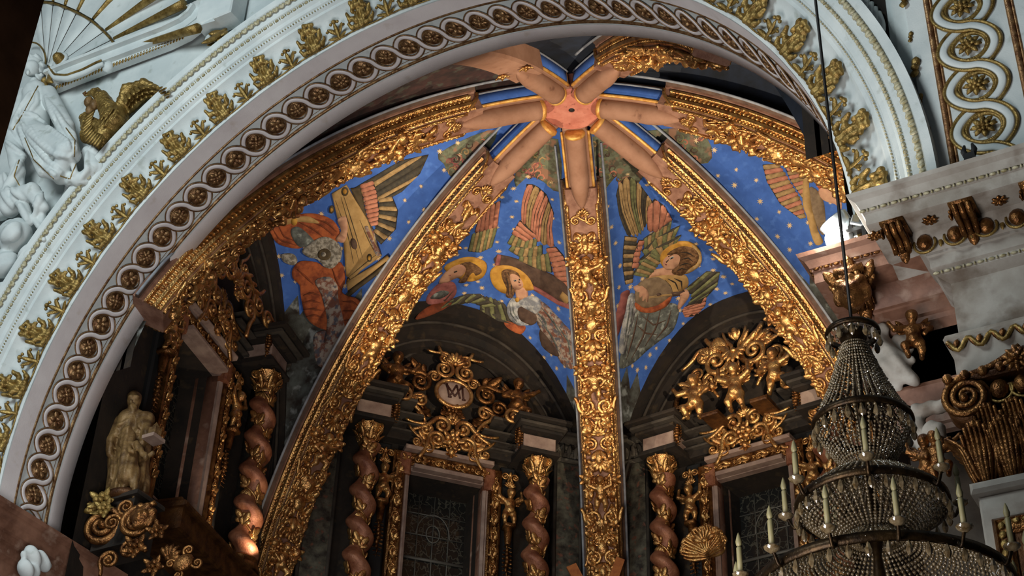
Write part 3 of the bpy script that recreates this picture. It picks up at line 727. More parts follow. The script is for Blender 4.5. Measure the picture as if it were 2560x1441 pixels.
# ------------------------------------------------------------------ frescoes on the webs
_V = []; _F = []
for G in webs.values():
    v, f = grid(G); k = sum(len(x) for x in _V); _V.append(v); _F += [tuple(i+k for i in q) for q in f]
for key in ('LLL', 'LLC', 'CLR'):
    B = bays[key]; hw = B.L/2-.06
    G = np.stack([np.c_[fcurve(k_, 41, hw), np.full(41, o)] for k_, o in ((1.0, .42), (.9, .3), (.83, .06))], 0); v, f = B.X(grid(G))
    k = sum(len(x) for x in _V); _V.append(v); _F += [tuple(i+k for i in q) for q in f]
_V = np.concatenate(_V)
TREE = bvhtree.BVHTree.FromPolygons([Vector(p) for p in _V], _F)
def surf(q):
    d = ray(*q); h, n, i, dist = TREE.ray_cast(Vector(CAM), Vector(d))
    if h is None: return None
    n = np.array(n); n = -n if n@d > 0 else n
    return np.array(h), n
def smooth_poly(P, k=3):
    P = np.asarray(P, float); n = len(P); out = []
    for i in range(n):
        a, b, c, d = P[i-1], P[i], P[(i+1) % n], P[(i+2) % n]
        for j in range(k):
            t = j/k; out.append(.5*((2*b)+(c-a)*t+(2*a-5*b+4*c-d)*t*t+(3*b-a-3*c+d)*t**3))
    return np.array(out)
def decal(name, poly, mat, parent, lay=1, sm=3, g=16., **kw):
    # a thin raised layer of paint following the curved plaster
    P = smooth_poly(poly, sm) if sm > 1 else np.asarray(poly, float)
    lo, hi = P.min(0), P.max(0); gx, gy = np.meshgrid(np.arange(lo[0]+g/2, hi[0], g), np.arange(lo[1]+g/2, hi[1], g))
    pts = [Vector(p) for p in P]+[Vector(p) for p in np.c_[gx.ravel(), gy.ravel()]]
    n = len(P)
    vo, eo, fo, _, _, _ = geometry.delaunay_2d_cdt(pts, [], [list(range(n))], 1, 1e-4)
    H = [surf((v[0], v[1])) for v in vo]; off = .006+.005*lay
    idx = {}; V = []; 
    for i, h in enumerate(H):
        if h is not None: idx[i] = len(V); V.append(h[0]+h[1]*off)
    F = []
    for f in fo:
        if not all(i in idx for i in f): continue
        q = [V[idx[i]] for i in f]
        if max(np.linalg.norm(q[a]-q[a-1]) for a in range(len(f))) > .6: continue
        F.append(tuple(idx[i] for i in f))
    if not F: return None
    nn = np.cross(np.array(V[F[0][1]])-V[F[0][0]], np.array(V[F[0][2]])-V[F[0][0]])
    fl = nn@(CAM-V[F[0][0]]) < 0
    F = [f[::-1] for f in F] if fl else F
    ed = {}
    for f in F:
        for a in range(len(f)): e = (f[a], f[(a+1) % len(f)]); ed[e] = 1
    rim = [e for e in ed if (e[1], e[0]) not in ed]; m2 = {}; inv = {v: k for k, v in idx.items()}
    for e in rim:
        for i in e:
            if i not in m2: h = H[inv[i]]; m2[i] = len(V); V.append(h[0]-h[1]*.004)
    F += [(e[1], e[0], m2[e[0]], m2[e[1]]) for e in rim]
    return mk(name, (np.array(V), F), mat, parent, **kw)
def ell(cx, cy, rx, ry, rot=0, n=14):
    a = np.arange(n)*2*PI/n; x = rx*np.cos(a); y = ry*np.sin(a); c, s = math.cos(rot), math.sin(rot)
    return np.c_[cx+x*c-y*s, cy+x*s+y*c]
def poly_at(P, t):
    P = np.asarray(P, float); d = np.r_[0, np.cumsum(np.linalg.norm(np.diff(P, axis=0), axis=1))]; d /= d[-1]
    return np.array([np.interp(t, d, P[:, 0]), np.interp(t, d, P[:, 1])])
def feathers(parent, root, tip, n, mat, lay=2, bulge=.0, name='wing', gap=.12, base='paint_line', mats=None, shaft=False):
    w = None
    full = list(map(tuple, root))+list(map(tuple, tip))[::-1]
    w = decal(name, full, base, parent, lay, 1)
    if w is None: return
    for i in range(n):
        t0, t1 = (i+gap/2)/n, (i+1-gap/2)/n; tm = (t0+t1)/2
        r0, r1, p0, p1, pm = poly_at(root, t0), poly_at(root, t1), poly_at(tip, t0), poly_at(tip, t1), poly_at(tip, tm)
        ax = pm-(r0+r1)/2
        P = [r0, r0+(p0-r0)*.5+np.array([ax[1], -ax[0]])*bulge, p0-ax*.06, pm, p1-ax*.06, r1+(p1-r1)*.5+np.array([ax[1], -ax[0]])*bulge, r1]
        decal('feather', P, (mats[i % len(mats)] if mats else mat), w, lay+1, 2, g=30)
        if shaft: folds(w, [[(r0+r1)/2, ((r0+r1)/2+pm)/2+np.array([ax[1], -ax[0]])*bulge, pm-ax*.1]], 'paint_line', lay+2, .8)
c7 = lambda L: [(1200+x*.3332, 440+y*.3332) for x, y in L]
c6 = lambda L: [(600+x*.3332, 440+y*.3332) for x, y in L]
c8 = lambda L: [(1840+x*.333, 440+y*.333) for x, y in L]
def folds(parent, lines, mat, lay, w=2.2):
    for L in lines:
        L = np.asarray(L, float); t = np.linspace(0, 1, 7); P = np.array([poly_at(L, x) for x in t]); d = np.gradient(P, axis=0); nn_ = np.c_[-d[:, 1], d[:, 0]]; nn_ /= np.linalg.norm(nn_, axis=1)[:, None]+1e-9
        ww = w*np.sin(PI*np.clip(t, .08, .92))[:, None]
        decal('fold', np.vstack([P+nn_*ww, (P-nn_*ww)[::-1]]), mat, parent, lay, 1, g=40)
def angel(px, label):
    h = surf(px); return empty('fresco_angel', h[0], label, 'fresco', 'musician angels painted on the vault')
# painted foliage round the boss and along the web tops
FOL = [[(1290, 425), (1335, 365), (1395, 348), (1402, 480), (1360, 455), (1320, 440), (1290, 468)], [(1468, 420), (1475, 345), (1510, 350), (1570, 400), (1610, 440), (1570, 470), (1540, 440), (1500, 492), (1480, 480)],
                       [(1095, 385), (1180, 340), (1245, 325), (1215, 385), (1160, 445), (1125, 440), (1110, 410)], [(1590, 335), (1690, 320), (1765, 340), (1780, 395), (1750, 410), (1700, 375), (1640, 350)]]
for P in FOL:
    d = decal('painted_foliage', P, 'foliage_paint', cg, 0, 2, kind='stuff')
rs = random.Random(5)
def curls(P, n, mats):
    P = np.asarray(P, float)
    for i in range(n):
        q = P.mean(0)+(P[rs.randrange(len(P))]-P.mean(0))*rs.uniform(.1, .8); a = rs.uniform(0, 6.3); R_ = rs.uniform(7, 15); L = [q+R_*(1-t*.75)*np.array([math.cos(a+t*6), math.sin(a+t*6)]) for t in np.linspace(0, 1, 9)]
        folds(cg, [L], rs.choice(mats), 1, 2.4)
for P in FOL: curls(P, 16, ['feather_green', 'feather_tan', 'rose_cloth', 'brown_paint', 'feather_rose'])
# stars
def star_mesh():
    n = 8; a = np.arange(2*n)*PI/n; r = np.where(np.arange(2*n) % 2 == 0, .055, .02); return prism(np.c_[r*np.cos(a), r*np.sin(a)], -.004, .005)
starm = mdata('star', star_mesh(), 'star_gold', False)
rs = random.Random(11)
for key in ('LLL', 'LLC', 'CLR', 'LRR'):
    G = webs[key]; ns, nv = G.shape[:2]
    du = np.linalg.norm(np.diff(G, axis=1), axis=2).sum(1)
    for i in range(9, ns-1, 2):
        m = max(2, int(du[i]/.34)); cum = np.r_[0, np.cumsum(np.linalg.norm(np.diff(G[i], axis=0), axis=1))]
        for j in range(m):
            x = (j+.5+rs.uniform(-.22, .22)+(.25 if (i//2) % 2 else -.25))/m*cum[-1]
            if not .4 < x < cum[-1]-.4: continue
            k = min(int(np.searchsorted(cum, x))-1, nv-2); t = (x-cum[k])/(cum[k+1]-cum[k])
            P = lerp(G[i, k], G[i, k+1], t); a_, b_ = G[i+1, k]-G[i, k], G[i, k+1]-G[i, k]; nn_ = nz(np.cross(a_, b_))
            if P[2] < 6.05: continue
            if nn_@(HUB-EZ*4-P) < 0: nn_ = -nn_
            ex = nz(b_); ey = np.cross(nn_, ex); P = P+ey*rs.uniform(-.07, .07)
            obj('star', starm, cg, frame(P+nn_*.006, ex, ey, nn_, rs.uniform(.75, 1.1)) @ Matrix.Rotation(rs.uniform(0, 1), 4, 'Z'))
# --- lute player
A = angel((1650, 720), 'fresco of an angel looking up and playing a round lute, right of the middle rib')
feathers(A, c7([(1100, 440), (1150, 435), (1200, 420), (1262, 330)]), c7([(1020, 150), (1040, 60), (1080, 15), (1130, 3), (1190, 50), (1290, 185)]), 7, 'feather_tan', 2, .05, shaft=True, mats=['feather_dark', 'feather_tan', 'feather_tan', 'feather_green', 'feather_tan'])
feathers(A, c7([(1255, 400), (1290, 410), (1340, 405), (1400, 350)]), c7([(1250, 240), (1310, 170), (1385, 225), (1445, 325)]), 4, 'feather_rose', 3)
feathers(A, c7([(1175, 460), (1165, 560), (1150, 680), (1140, 800)]), c7([(1085, 450), (1072, 560), (1070, 690), (1090, 815)]), 11, 'feather_tan', 2, mats=['feather_tan', 'feather_dark'])
feathers(A, c7([(1230, 480), (1195, 580), (1180, 690)]), c7([(1190, 480), (1150, 580), (1132, 690)]), 5, 'feather_rose', 4)
for j, (R_, T_) in enumerate([([(1230, 600), (1330, 500), (1420, 440)], [(1225, 470), (1330, 400), (1440, 330)]), ([(1270, 640), (1360, 540), (1450, 480)], [(1210, 560), (1320, 460), (1500, 370)]), ([(1290, 700), (1360, 600), (1470, 500)], [(1180, 640), (1300, 540), (1510, 440)]), ([(1250, 760), (1300, 700), (1360, 620)], [(1140, 740), (1200, 650), (1290, 570)])]):
    feathers(A, c7(R_), c7(T_), 7, 'feather_green', 3+j, base='feather_dark', mats=['feather_green', 'feather_tan'])
feathers(A, c7([(1550, 840), (1600, 900), (1560, 970), (1510, 1020)]), c7([(1700, 715), (1800, 720), (1780, 820), (1690, 920)]), 8, 'feather_green', 2, base='feather_dark', mats=['feather_green', 'feather_dark'])
feathers(A, c7([(1540, 980), (1520, 1010), (1540, 1060)]), c7([(1700, 900), (1690, 970), (1620, 1050)]), 5, 'feather_rose', 3)
decal('red_robe', c7([(1060, 880), (1120, 860), (1100, 960), (1070, 1080), (1030, 1200), (1000, 1190), (1020, 1030), (1050, 930)]), 'rose_cloth', A, 2)
o = decal('robe', c7([(1160, 1000), (1250, 1010), (1400, 955), (1490, 985), (1450, 1150), (1340, 1240), (1250, 1310), (1150, 1400), (1050, 1445), (1060, 1320), (1120, 1180)]), 'grey_cloth', A, 3)
folds(o, [c7(L) for L in ([(1180, 1030), (1150, 1180), (1090, 1380)], [(1260, 1030), (1220, 1200), (1130, 1370)], [(1350, 1000), (1320, 1130), (1230, 1280)], [(1430, 1000), (1400, 1120), (1310, 1230)], [(1210, 1050), (1300, 1120), (1390, 1080)], [(1170, 1120), (1240, 1180), (1330, 1190)])], 'brown_paint', 4)
o = decal('white_drape', c7([(1110, 900), (1150, 880), (1165, 960), (1145, 1080), (1110, 1200), (1080, 1330), (1040, 1310), (1060, 1150), (1090, 1000)]), 'white_cloth', A, 4)
folds(o, [c7(L) for L in ([(1120, 920), (1105, 1060), (1070, 1280)], [(1145, 920), (1130, 1060), (1090, 1240)])], 'grey_cloth', 5, 1.6)
decal('halo', c7([(1345, 610), (1390, 535), (1500, 488), (1600, 505), (1660, 580), (1650, 660), (1560, 722), (1460, 730), (1380, 690)]), 'halo_paint', A, 7)
decal('halo_rim', c7([(1600, 505), (1660, 580), (1650, 660), (1560, 722), (1545, 705), (1625, 650), (1638, 585), (1590, 520)]), 'feather_tan', A, 8, 2)
decal('neck', c7([(1400, 660), (1450, 690), (1440, 745), (1340, 740), (1260, 755), (1310, 705), (1370, 690)]), 'skin_paint', A, 8)
o = decal('face', c7([(1366, 655), (1374, 618), (1430, 572), (1500, 560), (1510, 620), (1470, 680), (1420, 695), (1385, 690)]), 'skin_paint', A, 9)
decal('eye', c7([(1415, 605), (1440, 588), (1452, 600), (1425, 615)]), 'white_cloth', o, 10, 1); decal('pupil', c7([(1425, 603), (1438, 594), (1441, 604), (1430, 610)]), 'paint_line', o, 11, 1)
decal('brow', c7([(1405, 590), (1445, 570), (1447, 575), (1408, 596)]), 'hair_paint', o, 10, 1); decal('mouth', c7([(1378, 648), (1396, 652), (1392, 660), (1380, 656)]), 'rose_cloth', o, 10, 1); decal('nose_line', c7([(1388, 632), (1412, 612), (1414, 617), (1394, 640)]), 'brown_paint', o, 10, 1)
o = decal('hair', c7([(1400, 580), (1440, 545), (1520, 515), (1600, 530), (1640, 580), (1625, 640), (1570, 680), (1510, 735), (1440, 720), (1440, 690), (1480, 660), (1500, 600), (1470, 572)]), 'hair_paint', A, 10)
folds(o, [c7(L) for L in ([(1500, 560), (1560, 560), (1610, 590)], [(1510, 610), (1560, 600), (1600, 630)], [(1490, 660), (1540, 640), (1580, 650)], [(1470, 700), (1510, 680), (1550, 690)])], 'paint_line', 11, 1.6)
o = decal('collar', c7([(1250, 760), (1350, 738), (1440, 735), (1545, 745), (1555, 815), (1500, 855), (1430, 880), (1380, 790), (1300, 770)]), 'board_tan', A, 10)
folds(o, [c7(L) for L in ([(1400, 760), (1460, 790), (1480, 850)], [(1450, 755), (1505, 780), (1510, 840)], [(1380, 770), (1420, 820), (1440, 870)])], 'paint_line', 11, 2.2)
o = decal('lute_body', c7([(1158, 900), (1180, 820), (1250, 762), (1330, 750), (1400, 790), (1440, 868), (1405, 930), (1320, 962), (1220, 982), (1162, 950)]), 'lute_wood', A, 12)
decal('lute_rim', c7([(1158, 945), (1220, 985), (1320, 962), (1425, 888), (1395, 960), (1300, 1012), (1210, 1018), (1160, 988)]), 'orange_cloth', A, 13)
decal('sound_hole', ell(1200+1330*.3332, 440+880*.3332, 6, 5), 'brown_paint', o, 13, 1)
decal('lute_neck', c7([(1425, 862), (1540, 852), (1545, 880), (1438, 892)]), 'brown_paint', A, 13, 1)
folds(o, [c7([(1210, 905), (1330, 885), (1500, 866)]), c7([(1215, 915), (1330, 893), (1500, 872)])], 'board_tan', 13, .8)
decal('hand', c7([(1150, 830), (1200, 812), (1235, 840), (1252, 880), (1242, 935), (1230, 938), (1225, 890), (1212, 930), (1200, 928), (1204, 880), (1186, 905), (1178, 900), (1180, 862), (1155, 858)]), 'skin_paint', A, 15, 1)
decal('hand', c7([(1490, 872), (1550, 850), (1562, 890), (1510, 960), (1478, 990), (1500, 910)]), 'skin_paint', A, 14)
# --- organ player
A = angel((1320, 720), 'fresco of a haloed angel seated behind a brown organ case, left of the middle rib')
feathers(A, c7([(310, 325), (400, 440), (470, 500), (560, 525)]), c7([(350, 60), (395, 62), (440, 85), (500, 140), (555, 280)]), 6, 'feather_rose', 2, .06, shaft=True, mats=['feather_rose', 'feather_tan', 'feather_rose'])
feathers(A, c7([(345, 490), (390, 470), (425, 440)]), c7([(238, 430), (270, 380), (300, 330)]), 3, 'feather_rose', 3)
for j, (R_, T_) in enumerate([([(430, 470), (330, 480), (240, 440)], [(420, 560), (330, 570), (205, 500)]), ([(470, 520), (380, 540), (240, 520)], [(470, 640), (360, 640), (215, 550)]), ([(520, 580), (440, 600), (300, 600)], [(545, 720), (440, 700), (290, 630)])]):
    feathers(A, c7(R_), c7(T_), 7, 'feather_green', 3+j, base='feather_dark', mats=['feather_green', 'feather_tan'])
feathers(A, c7([(500, 540), (540, 640), (560, 730), (620, 820)]), c7([(570, 530), (630, 600), (660, 700), (668, 830)]), 8, 'feather_rose', 3)
decal('organ_case', c7([(130, 590), (300, 630), (500, 720), (640, 800), (692, 900), (650, 965), (520, 880), (400, 810), (300, 700), (120, 660)]), 'brown_paint', A, 6, 2)
decal('organ_edge', c7([(405, 815), (600, 932), (690, 965), (692, 1000), (600, 965), (395, 842)]), 'rose_cloth', A, 7, 1); decal('organ_edge', c7([(130, 588), (160, 592), (150, 660), (110, 662)]), 'rose_cloth', A, 7, 1)
decal('organ_panel', c7([(630, 862), (690, 920), (660, 960), (608, 902)]), 'board_tan', A, 8, 1)
decal('halo', c7([(75, 735), (100, 685), (175, 660), (275, 680), (360, 740), (405, 815), (400, 850), (300, 850), (190, 872), (110, 820)]), 'halo_paint', A, 9)
o = decal('hair', c7([(165, 705), (215, 685), (290, 715), (310, 780), (270, 850), (245, 905), (200, 890), (205, 830), (175, 770)]), 'hair_paint', A, 10)
folds(o, [c7(L) for L in ([(190, 720), (215, 790), (220, 880)], [(215, 710), (245, 780), (240, 870)])], 'paint_line', 11, 1.5)
decal('neck', c7([(275, 830), (340, 830), (360, 905), (290, 915)]), 'skin_paint', A, 11)
o = decal('face', c7([(228, 735), (262, 722), (305, 750), (332, 800), (322, 830), (285, 840), (250, 815)]), 'skin_paint', A, 12)
decal('eye', c7([(258, 765), (280, 760), (284, 772), (264, 776)]), 'white_cloth', o, 13, 1); decal('pupil', c7([(268, 765), (276, 762), (279, 770), (271, 773)]), 'paint_line', o, 14, 1); decal('eye', c7([(298, 755), (310, 758), (312, 768), (302, 768)]), 'paint_line', o, 13, 1)
decal('mouth', c7([(300, 800), (320, 797), (318, 807), (302, 808)]), 'rose_cloth', o, 13, 1); decal('nose_line', c7([(302, 772), (312, 785), (304, 790), (299, 785)]), 'brown_paint', o, 13, 1)
o = decal('robe', c7([(400, 930), (480, 950), (560, 1030), (640, 1120), (722, 1230), (724, 1441), (620, 1400), (560, 1260), (460, 1140), (415, 1030)]), 'mottled_cloth', A, 8)
folds(o, [c7(L) for L in ([(470, 980), (560, 1080), (640, 1220)], [(450, 1060), (540, 1180), (620, 1330)], [(600, 1120), (680, 1240), (700, 1380)], [(430, 1000), (500, 1080), (520, 1160)])], 'grey_cloth', 9)
o = decal('collar', c7([(208, 965), (250, 908), (300, 930), (345, 900), (425, 905), (475, 965), (430, 1025), (320, 965), (290, 1010), (310, 1075), (380, 1108), (300, 1112), (225, 1055)]), 'white_cloth', A, 12, 2)
folds(o, [c7(L) for L in ([(230, 950), (240, 1020), (290, 1085)], [(255, 940), (262, 1010), (300, 1065)])], 'grey_cloth', 13, 1.5)
decal('brooch', ell(1200+290*.3332, 440+915*.3332, 5, 6), 'halo_paint', A, 14, 1)
decal('torso', c7([(300, 970), (420, 1022), (432, 1090), (375, 1112), (305, 1060)]), 'brown_paint', A, 11)
decal('skirt', c7([(460, 1150), (560, 1260), (610, 1345), (560, 1340), (475, 1270)]), 'brown_paint', A, 9)
feathers(A, c7([(0, 905), (80, 915), (190, 965)]), c7([(0, 1010), (130, 1090), (255, 1110)]), 6, 'feather_green', 3, base='feather_dark', mats=['feather_green', 'feather_dark'])
decal('red_hem', c7([(185, 1085), (300, 1112), (345, 1140), (300, 1190), (200, 1140)]), 'orange_cloth', A, 5)
# --- angel half hidden by the rib
A = angel((1150, 690), 'fresco of a small angel in a rose mantle bowing beside the left gilded rib')
feathers(A, c7([(-40, 420), (50, 400), (130, 380)]), c7([(-10, 310), (80, 215), (155, 185)]), 5, 'feather_rose', 2)
feathers(A, c7([(130, 385), (60, 400), (-60, 440)]), c7([(90, 530), (0, 570), (-90, 560)]), 7, 'feather_green', 3, base='feather_dark', mats=['feather_green', 'feather_tan'])
decal('halo', c6([(1530, 690), (1640, 622), (1745, 608), (1835, 640), (1852, 690), (1820, 755), (1740, 785), (1660, 770)]), 'halo_paint', A, 5)
decal('hair', c6([(1640, 660), (1720, 635), (1800, 680), (1812, 715), (1770, 740), (1750, 715), (1720, 740), (1690, 790), (1640, 790), (1680, 740), (1690, 690)]), 'hair_paint', A, 6)
o = decal('face', c6([(1545, 715), (1600, 670), (1660, 655), (1695, 690), (1665, 740), (1600, 765), (1540, 795), (1490, 795)]), 'skin_paint', A, 7)
decal('eye', c6([(1600, 708), (1625, 698), (1628, 706), (1605, 715)]), 'paint_line', o, 8, 1); decal('mouth', c6([(1560, 735), (1580, 730), (1578, 738)]), 'rose_cloth', o, 8, 1)
o = decal('mantle', c6([(1405, 900), (1500, 800), (1595, 795), (1625, 845), (1600, 905), (1520, 955), (1410, 965)]), 'rose_cloth', A, 7)
decal('lining', c6([(1420, 905), (1500, 850), (1570, 865), (1490, 915)]), 'grey_cloth', o, 8)
folds(o, [c6([(1440, 940), (1540, 920), (1600, 850)])], 'brown_paint', 9, 1.6)
decal('robe', c6([(1340, 1035), (1450, 965), (1610, 930), (1520, 1010), (1330, 1080)]), 'orange_deep', A, 6)
feathers(A, c6([(1500, 1000), (1620, 960), (1740, 940), (1840, 980)]), c6([(1570, 930), (1700, 885), (1800, 885), (1930, 970)]), 9, 'feather_green', 6, base='feather_dark', mats=['feather_green', 'feather_dark'])
# --- psaltery player on the left
A = angel((830, 690), 'fresco of an orange robed angel holding a tall tan psaltery on the left web')
feathers(A, [(885, 470), (915, 490), (935, 500), (960, 505)], [(1000, 402), (1072, 386), (1050, 435), (1005, 480)], 6, 'feather_dark', 2, mats=['feather_dark', 'feather_tan', 'feather_dark'])
feathers(A, c6([(1045, 170), (1050, 260), (1030, 370), (1000, 450)]), c6([(1140, 150), (1185, 260), (1170, 400), (1060, 515)]), 10, 'feather_dark', 3, mats=['feather_tan', 'feather_dark'])
feathers(A, c6([(905, 60), (930, 150), (950, 260), (980, 380)]), c6([(1000, 30), (1030, 130), (1045, 260), (1040, 370)]), 10, 'feather_rose', 4)
decal('back_panel', c6([(830, 90), (905, 85), (950, 300), (1000, 400), (960, 400)]), 'board_dark', A, 5, 1)
o = decal('psaltery', c6([(690, 130), (800, 65), (832, 120), (960, 330), (1065, 600), (840, 790), (800, 750), (790, 600), (775, 430), (735, 320)]), 'board_tan', A, 7, 1)
for (x, y, a_, b_) in [(790, 110, 28, 36), (690, 250, 20, 30), (980, 620, 20, 32), (822, 790, 14, 26)]:
    decal('boss', ell(600+x*.3332, 440+y*.3332, a_*.3332, b_*.3332), 'board_dark', o, 8, 1); decal('boss_heart', ell(600+x*.3332, 440+y*.3332, a_*.18, b_*.18), 'halo_paint', o, 9, 1)
folds(o, [c6(L) for L in ([(760, 150), (840, 420), (900, 640)], [(780, 140), (870, 420), (930, 620)], [(720, 180), (820, 450), (860, 660)], [(830, 760), (960, 650), (1040, 590)], [(905, 330), (970, 480), (1030, 600)])], 'board_dark', 8, 1.0)
decal('rose_window', ell(600+860*.3332, 440+510*.3332, 8, 15, -.3), 'brown_paint', o, 8, 1)
decal('white_angel_carving', c6([(940, 380), (1000, 400), (1030, 500), (1060, 590), (1030, 600), (990, 500)]), 'mottled_cloth', A, 8)
decal('ledge', c6([(805, 800), (1115, 600), (1135, 632), (820, 868)]), 'board_tan', A, 9, 1); decal('ledge_side', c6([(820, 868), (1135, 632), (1140, 668), (820, 912)]), 'board_dark', A, 9, 1)
o = decal('cape', c6([(222, 390), (310, 310), (450, 285), (580, 285), (700, 335), (752, 430), (735, 495), (640, 490), (540, 500), (440, 545), (300, 515), (240, 450)]), 'orange_cloth', A, 6)
folds(o, [c6(L) for L in ([(250, 400), (300, 480), (430, 520)], [(290, 370), (330, 450), (420, 490)], [(440, 340), (560, 400), (640, 470)], [(480, 320), (620, 370), (710, 450)], [(540, 310), (660, 350), (730, 420)])], 'orange_deep', 7, 2.5)
decal('lining', c6([(385, 400), (440, 378), (520, 440), (560, 500), (460, 535), (400, 470)]), 'grey_cloth', A, 8)
decal('strap', c6([(300, 340), (400, 310), (520, 300), (600, 350), (540, 350), (430, 340), (330, 370)]), 'board_tan', A, 8)
decal('brooch', ell(600+410*.3332, 440+335*.3332, 8, 11), 'halo_paint', A, 9, 1)
decal('arm', c6([(735, 330), (770, 300), (805, 315), (812, 420), (785, 500), (725, 475), (765, 410)]), 'skin_paint', A, 10)
o = decal('robe', c6([(398, 700), (460, 640), (580, 650), (650, 690), (760, 650), (792, 780), (765, 860), (800, 900), (900, 935), (932, 1040), (860, 1190), (780, 1185), (600, 1145), (500, 1060), (460, 900), (450, 820), (400, 770)]), 'orange_cloth', A, 7)
folds(o, [c6(L) for L in ([(480, 900), (540, 880), (610, 900)], [(470, 960), (540, 940), (620, 960)], [(480, 1010), (550, 1000), (630, 1020)], [(500, 1060), (570, 1050), (630, 1070)], [(780, 950), (850, 950), (910, 990)], [(780, 1020), (850, 1020), (920, 1050)], [(790, 1090), (850, 1090), (890, 1110)], [(430, 700), (500, 760), (560, 820)], [(700, 700), (730, 780), (770, 860)])], 'orange_deep', 8, 3)
decal('bib', c6([(570, 790), (680, 760), (740, 830), (745, 920), (785, 1080), (800, 1220), (700, 1290), (640, 1260), (665, 1100), (620, 900)]), 'mottled_cloth', A, 9)
decal('hem', c6([(560, 1215), (640, 1165), (720, 1185), (805, 1230), (800, 1380), (640, 1441), (580, 1400)]), 'mottled_cloth', A, 8)
o = decal('head', c6([(470, 570), (500, 530), (570, 480), (645, 455), (725, 490), (765, 560), (752, 640), (700, 695), (640, 685), (590, 630), (520, 610)]), 'white_hair', A, 10)
decal('ear_flower', ell(600+640*.3332, 440+590*.3332, 17, 15), 'board_dark', o, 11); decal('ear_flower', ell(600+635*.3332, 440+590*.3332, 6, 6), 'white_hair', o, 12, 1)
decal('curl', c6([(310, 590), (400, 585), (432, 640), (400, 672), (330, 645)]), 'white_hair', A, 8)
# --- striped wings on the right
A = angel((1985, 490), 'fresco of striped golden wings and a staff beside the lamp on the right')
feathers(A, [(1945, 408), (1965, 440), (1998, 495), (2014, 545)], [(1906, 412), (1917, 455), (1950, 510), (2000, 548)], 13, 'feather_tan', 2, mats=['feather_tan', 'feather_rose'])
feathers(A, [(2000, 405), (2012, 430), (2022, 485)], [(1958, 408), (1975, 450), (2005, 495)], 9, 'feather_rose', 3, mats=['feather_tan', 'feather_rose'])
decal('staff', c8([(503, 0), (540, 0), (548, 100), (562, 220), (580, 300), (615, 420), (650, 500), (600, 520), (560, 430), (530, 300), (500, 210)]), 'board_tan', A, 6)
decal('strings', c8([(548, 90), (620, 120), (660, 220), (670, 400), (640, 440), (580, 300)]), 'lute_wood', A, 5)
decal('hand', c8([(620, 100), (720, 60), (780, 130), (790, 250), (740, 210), (650, 180)]), 'skin_paint', A, 6)
decal('sleeve', c8([(600, 10), (760, 20), (800, 130), (720, 60), (620, 95)]), 'orange_cloth', A, 5)

# ------------------------------------------------------------------ gilded window aediculae in the apse bays
HB = 1.0
TURNS = 5.0
def solomonic(h, r=.178, amp=.05, turns=TURNS, n=16, k=130):
    z = np.linspace(0, h, k); a = np.arange(n)*2*PI/n; w = 2*PI*turns*z/h
    c = np.stack([amp*np.cos(w), z, amp*np.sin(w)], -1); rr = r*(1-.12*z/h)
    lobes = 1+.17*np.cos(a[None]-w[:, None])
    G = c[:, None]+np.stack([rr[:, None]*lobes*np.cos(a), 0*lobes, rr[:, None]*lobes*np.sin(a)], -1)
    return grid(G, False, True)[0], [f[::-1] for f in grid(G, False, True)[1]]
COLH = 2.95
def vine():
    t = np.linspace(0, 1, 150); w = 2*PI*TURNS*t+PI; r = .15*(1-.12*t)
    P = np.stack([.042*np.cos(w-PI)+r*1.0*np.cos(w), t*COLH, .042*np.sin(w-PI)+r*1.0*np.sin(w)], -1); return tube(P, .02, 5)
col_shaft = mdata('shaft', solomonic(COLH), 'rose_gold'); col_vine = mdata('vine', vine(), 'gold')
vleaf = mdata('vine_leaf', join(petal(.2, .06, 0, lift=.2, curl=.15), petal(.13, .045, .8, lift=.22), petal(.13, .045, -.8, lift=.22)), 'gold')
def cap_mesh():
    ms = [lathe([(.15, 0), (.17, .03), (.15, .06), (.16, .2), (.22, .34), (.24, .36)], 14)]
    ms = [(np.asarray(v)[:, [0, 2, 1]], [f[::-1] for f in F]) for v, F in ms]
    for i in range(8):
        a = 2*PI*i/8; R_ = Matrix.Rotation(a, 4, 'Y'); ms.append(XM(acanthus(.2, .1, 2, .5), R_ @ Matrix.Translation((0, .06, .15))))
    for i in range(4):
        a = PI/4+PI/2*i; R_ = Matrix.Rotation(a, 4, 'Y'); ms.append(XM(scroll(.075, 1.5, .022, 1, 1.5), R_ @ Matrix.Translation((0, .32, .2)) @ Matrix.Rotation(PI/2, 4, 'Y')))
        ms.append(XM(flower(.06), Matrix.Rotation(a+PI/4, 4, 'Y') @ Matrix.Translation((0, .34, .2))))
    return join(*ms)
col_cap = mdata('capital', cap_mesh(), 'gold')
col_base = mdata('base', (lambda m: (np.asarray(m[0])[:, [0, 2, 1]], [f[::-1] for f in m[1]]))(lathe([(.0, -.2), (.28, -.2), (.28, -.1), (.22, -.06), (.25, 0), (.2, .05), (.17, .06)], 16)), 'gold_dark')
WHICH = dict(LLL='window beside the saint', LLC='window under the monogram', CLR='window under the gilt crown')
